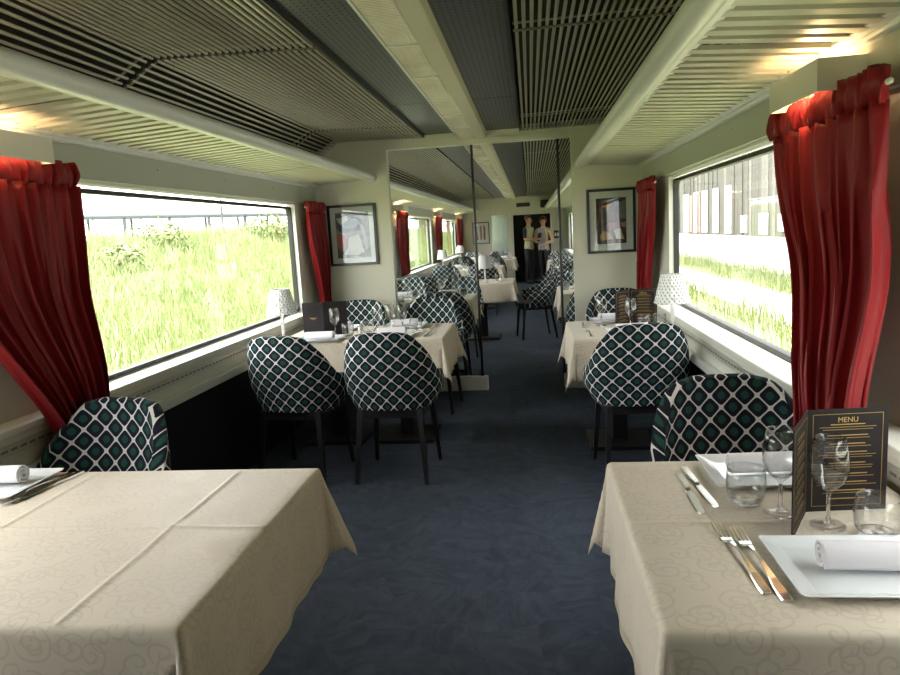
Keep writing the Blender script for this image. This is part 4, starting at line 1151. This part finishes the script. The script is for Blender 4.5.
# ------------------------------------------------------------------ outside, shed side (+x)
g = MB().box(XR+.35, 60, -30, 140, -.6, -.2).build('ground_shed_side', 'soil'); struct(g)
g = MB().box(3.62, 5.0, -20, 110, -.2, -.185).build('gravel_path', 'gravel'); struct(g)
SX = 6.6
rd = random.Random(9)
bld = empty('timber_shed', (SX, 0, 0))
MB().box(.09, 9, -10, 90, -.2, 6.2).build('body', 'timber2', bld)
MB().box(-.02, .3, -10, 90, -.2, .79).build('plinth', 'concrete', bld)
MB().prism([(-.6, 6.1), (4.5, 8.2), (9.6, 6.1), (9.6, 6.3), (4.5, 8.4), (-.6, 6.3)], 'y', -10.5, 90.5).build('roof', 'steelpost', bld)
pl = [MB().box(-.0-.012*k, .09, -.142, .142, .79, 6.1).mesh('plank', 'timber' if k % 2 else 'timber2') for k in range(3)]
y = 4.0
while y < 62: link('plank', pl[rd.randrange(3)], bld, (0, y, 0)); y += .30
def pane_box(y, w, z0, z1, mat, name):
    o = MB().box(-.05, -.026, -w/2, w/2, z0, z1).build(name, mat, bld, loc=(0, y, 0)); return o
for px, w in ((677.5, .95), (687, .9), (697, .85), (705.5, .8), (716.5, .75), (729, .75)):
    p = at_x(px, 220, SX); pane_box(p.y, w, .86, 2.42, 'poster', 'tall_window')
for px, w, z0, z1 in ((745, .62, .90, 1.42), (764.6, .78, .86, 1.45), (784, .6, .95, 1.4)):
    p = at_x(px, 225, SX); pane_box(p.y, w, z0, z1, 'poster', 'notice_board')
for px in (692, 700):
    p = at_x(px, 220, SX); pane_box(p.y, .5, .86, 2.35, plain('rust_panel', (.34, .22, .19), .8), 'red_panel')
tag(bld, 'long weathered timber shed with tall white windows and white plinth', 'building')

def blades(name, pts, hmin, hmax, mat, label, seed):
    r = np.random.default_rng(seed); n = len(pts); pts = np.asarray(pts)
    h = r.uniform(hmin, hmax, n); a = r.uniform(0, 2*np.pi, n); w = h*r.uniform(.008, .022, n)+.004; ln = r.uniform(.05, .55, n)*h; la = r.uniform(0, 2*np.pi, n)
    dx, dy = np.cos(a)*w, np.sin(a)*w
    V = np.empty((n, 5, 3)); bx_, by_, bz_ = pts.T
    V[:, 0] = np.stack([bx_-dx, by_-dy, bz_], 1); V[:, 1] = np.stack([bx_+dx, by_+dy, bz_], 1)
    mx, my = bx_+np.cos(la)*ln*.35, by_+np.sin(la)*ln*.35
    V[:, 2] = np.stack([mx+dx*.7, my+dy*.7, bz_+h*.6], 1); V[:, 3] = np.stack([mx-dx*.7, my-dy*.7, bz_+h*.6], 1)
    V[:, 4] = np.stack([bx_+np.cos(la)*ln, by_+np.sin(la)*ln, bz_+h], 1)
    me = bpy.data.meshes.new(name); V = V.reshape(-1, 3); i = np.arange(n)*5
    F = np.stack([np.stack([i, i+1, i+2], 1), np.stack([i, i+2, i+3], 1), np.stack([i+3, i+2, i+4], 1)], 1).reshape(-1, 3)
    me.from_pydata(V.tolist(), [], F.tolist()); me.materials.append(mat); o = bpy.data.objects.new(name, me); COL.objects.link(o)
    return tag(o, label, 'grass', kind='stuff')
r = np.random.default_rng(3)
P = []
n = 9000; y = 3+47*r.random(n)**1.5; x = 5.0+1.5*r.random(n); P.append(np.stack([x, y, np.full(n, -.21)], 1)[r.random(n) < .35+.6*np.sin(y*.55)**2])
n = 9000; y = 2+45*r.random(n)**1.5; x = 1.9+1.75*r.random(n); P.append(np.stack([x, y, np.full(n, -.21)], 1)[r.random(n) < .2+.75*np.sin(y*.7+x)**2])
blades('platform_grass', np.concatenate(P), .12, .46, MT['grass'], 'tufts of grass along the gravel path by the shed', 5)

# ------------------------------------------------------------------ outside, bank side (-x)
def bank_z(x, y): 
    d = -x-4.0
    return -.75+2.25*np.clip(d/6.0, 0, 1)**.9+.10*np.sin(y*.45+x*.3)+.07*np.sin(y*1.3)*np.sin(x*1.1)
m = MB(); nu, nv = 26, 90
def fb(u, v):
    x = XL-.35-26*u; y = -14+124*v; return (x, y, float(bank_z(x, y))), (u, v)
m.grid(fb, nu, nv); struct(m.build('ground_bank_side', 'soil', smooth=True))
n = 95000; y = 3+72*r.random(n)**1.7; x = -4.2-7.5*r.random(n)**.8
blades('meadow_grass', np.stack([x, y, bank_z(x, y)-.03], 1), .22, .62, MT['grass'], 'tall meadow grass covering the bank outside the windows', 6)
def leafy(name, label, loc, rx, rz, hc, n, seed, trunk=True, group=None, cat='tree'):
    rr = np.random.default_rng(seed); t = empty(name, loc)
    d = rr.normal(size=(n, 3)); d /= np.linalg.norm(d, axis=1)[:, None]; rad = rr.random(n)**.45
    lump = 1+.22*np.sin(d[:, 0]*5+seed)*np.sin(d[:, 2]*6+seed)
    c = d*rad[:, None]*np.array([rx, rx, rz])*lump[:, None]+np.array([0, 0, hc])
    e1 = rr.normal(size=(n, 3)); e1 /= np.linalg.norm(e1, axis=1)[:, None]; e2 = np.cross(e1, d); s = rr.uniform(.06, .13, n)[:, None]*(rx/1.4)**.5
    V = np.stack([c-e1*s, c+e2*s*.5, c+e1*s, c-e2*s*.5], 1).reshape(-1, 3); i = np.arange(n)*4
    me = bpy.data.meshes.new('foliage'); me.from_pydata(V.tolist(), [], np.stack([i, i+1, i+2, i+3], 1).tolist()); me.materials.append(MT['leaf'])
    o = bpy.data.objects.new('foliage', me); COL.objects.link(o); o.parent = t; o['kind'] = 'stuff'
    if trunk:
        b = MB(); b.bar((0, 0, -.2), (.05, .05, hc), rx*.09, rx*.05, n=8)
        for k in range(4): a = k*1.6+seed; b.bar((.03, .03, hc*.6), (rx*.5*math.cos(a), rx*.5*math.sin(a), hc+rz*.3), rx*.045, rx*.015, n=6)
        b.build('trunk', 'bark', t)
    return tag(t, label, cat, group)
for k, (x, y, rx, rz, hc) in enumerate(((-9.5, 50, 2.2, 2.6, 3.6), (-8.6, 58, 2.0, 2.8, 3.4), (-10.5, 68, 2.6, 3.2, 4.0), (-9.0, 78, 2.6, 3.0, 3.8), (-16.5, 70, 2.8, 3.4, 4.4), (-8.4, 92, 3.0, 3.6, 4.2))):
    leafy('tree', 'leafy green tree on the bank beyond the far saloon windows', (x, y, float(bank_z(x, y))), rx, rz, hc, 5000, k+2, group='trees beyond the far saloon')
for k, (x, y, rx, rz) in enumerate(((-9.6, 17.6, .8, .55), (-9.2, 24.5, 1.0, .65), (-9.8, 31, 1.0, .6), (-8.2, 13.4, .5, .4))):
    leafy('shrub', 'low leafy shrub on the meadow bank under the canopy', (x, y, float(bank_z(x, y))), rx, rz, rz*.7, 1500, k+20, False, 'shrubs on the bank', 'shrub')
# station canopy behind the bank
ca, cb = Vector((-21.2, 26.5, 0)), Vector((-12.4, 42.4, 0)); cdv = (cb-ca).normalized(); cn = Vector((-cdv.y, cdv.x, 0))
cp = empty('station_canopy', ca, math.atan2(cdv.y, cdv.x)); CL = (cb-ca).length
MB().prism([(0, 2.98), (4.2, 3.34), (4.2, 3.42), (0, 3.06)], 'x', 0, CL).build('roof_sheet', 'canopy', cp)
MB().box(0, CL, -.06, .06, 2.84, 2.98).build('front_beam', 'steelpost', cp); MB().box(0, CL, 4.14, 4.26, 3.18, 3.32).build('rear_beam', 'steelpost', cp)
pm_ = MB().box(-.06, .06, -.06, .06, .9, 2.9).mesh('post', 'steelpost'); pm2 = MB().box(-.05, .05, -.05, .05, .9, 3.2).mesh('post', 'steelpost')
x = .6; k = 0
while x < CL:
    link('post', pm_, cp, (x, 0, 0)); link('post', pm2, cp, (x+.5, 4.2, 0))
    MB().bar((x, 0, 2.45), (x+.9, 0, 2.86), .03).build('brace', 'steelpost', cp)
    MB().bar((x, 0, 2.86), (x, 4.2, 3.22), .04).build('rafter', 'steelpost', cp)
    x += 2.3; k += 1
tag(cp, 'pale flat station canopy on thin grey posts behind the meadow bank', 'canopy')
for k, (px, py0) in enumerate(((222, 200),)):
    p = at_x(px, 215, -13.0); o = MB().bar((0, 0, .8), (0, 0, 4.4), .05, .04, n=8).build('lamp_post', 'steelpost', None, loc=(p.x, p.y, 0)); tag(o, 'slim grey mast rising above the station canopy', 'mast')
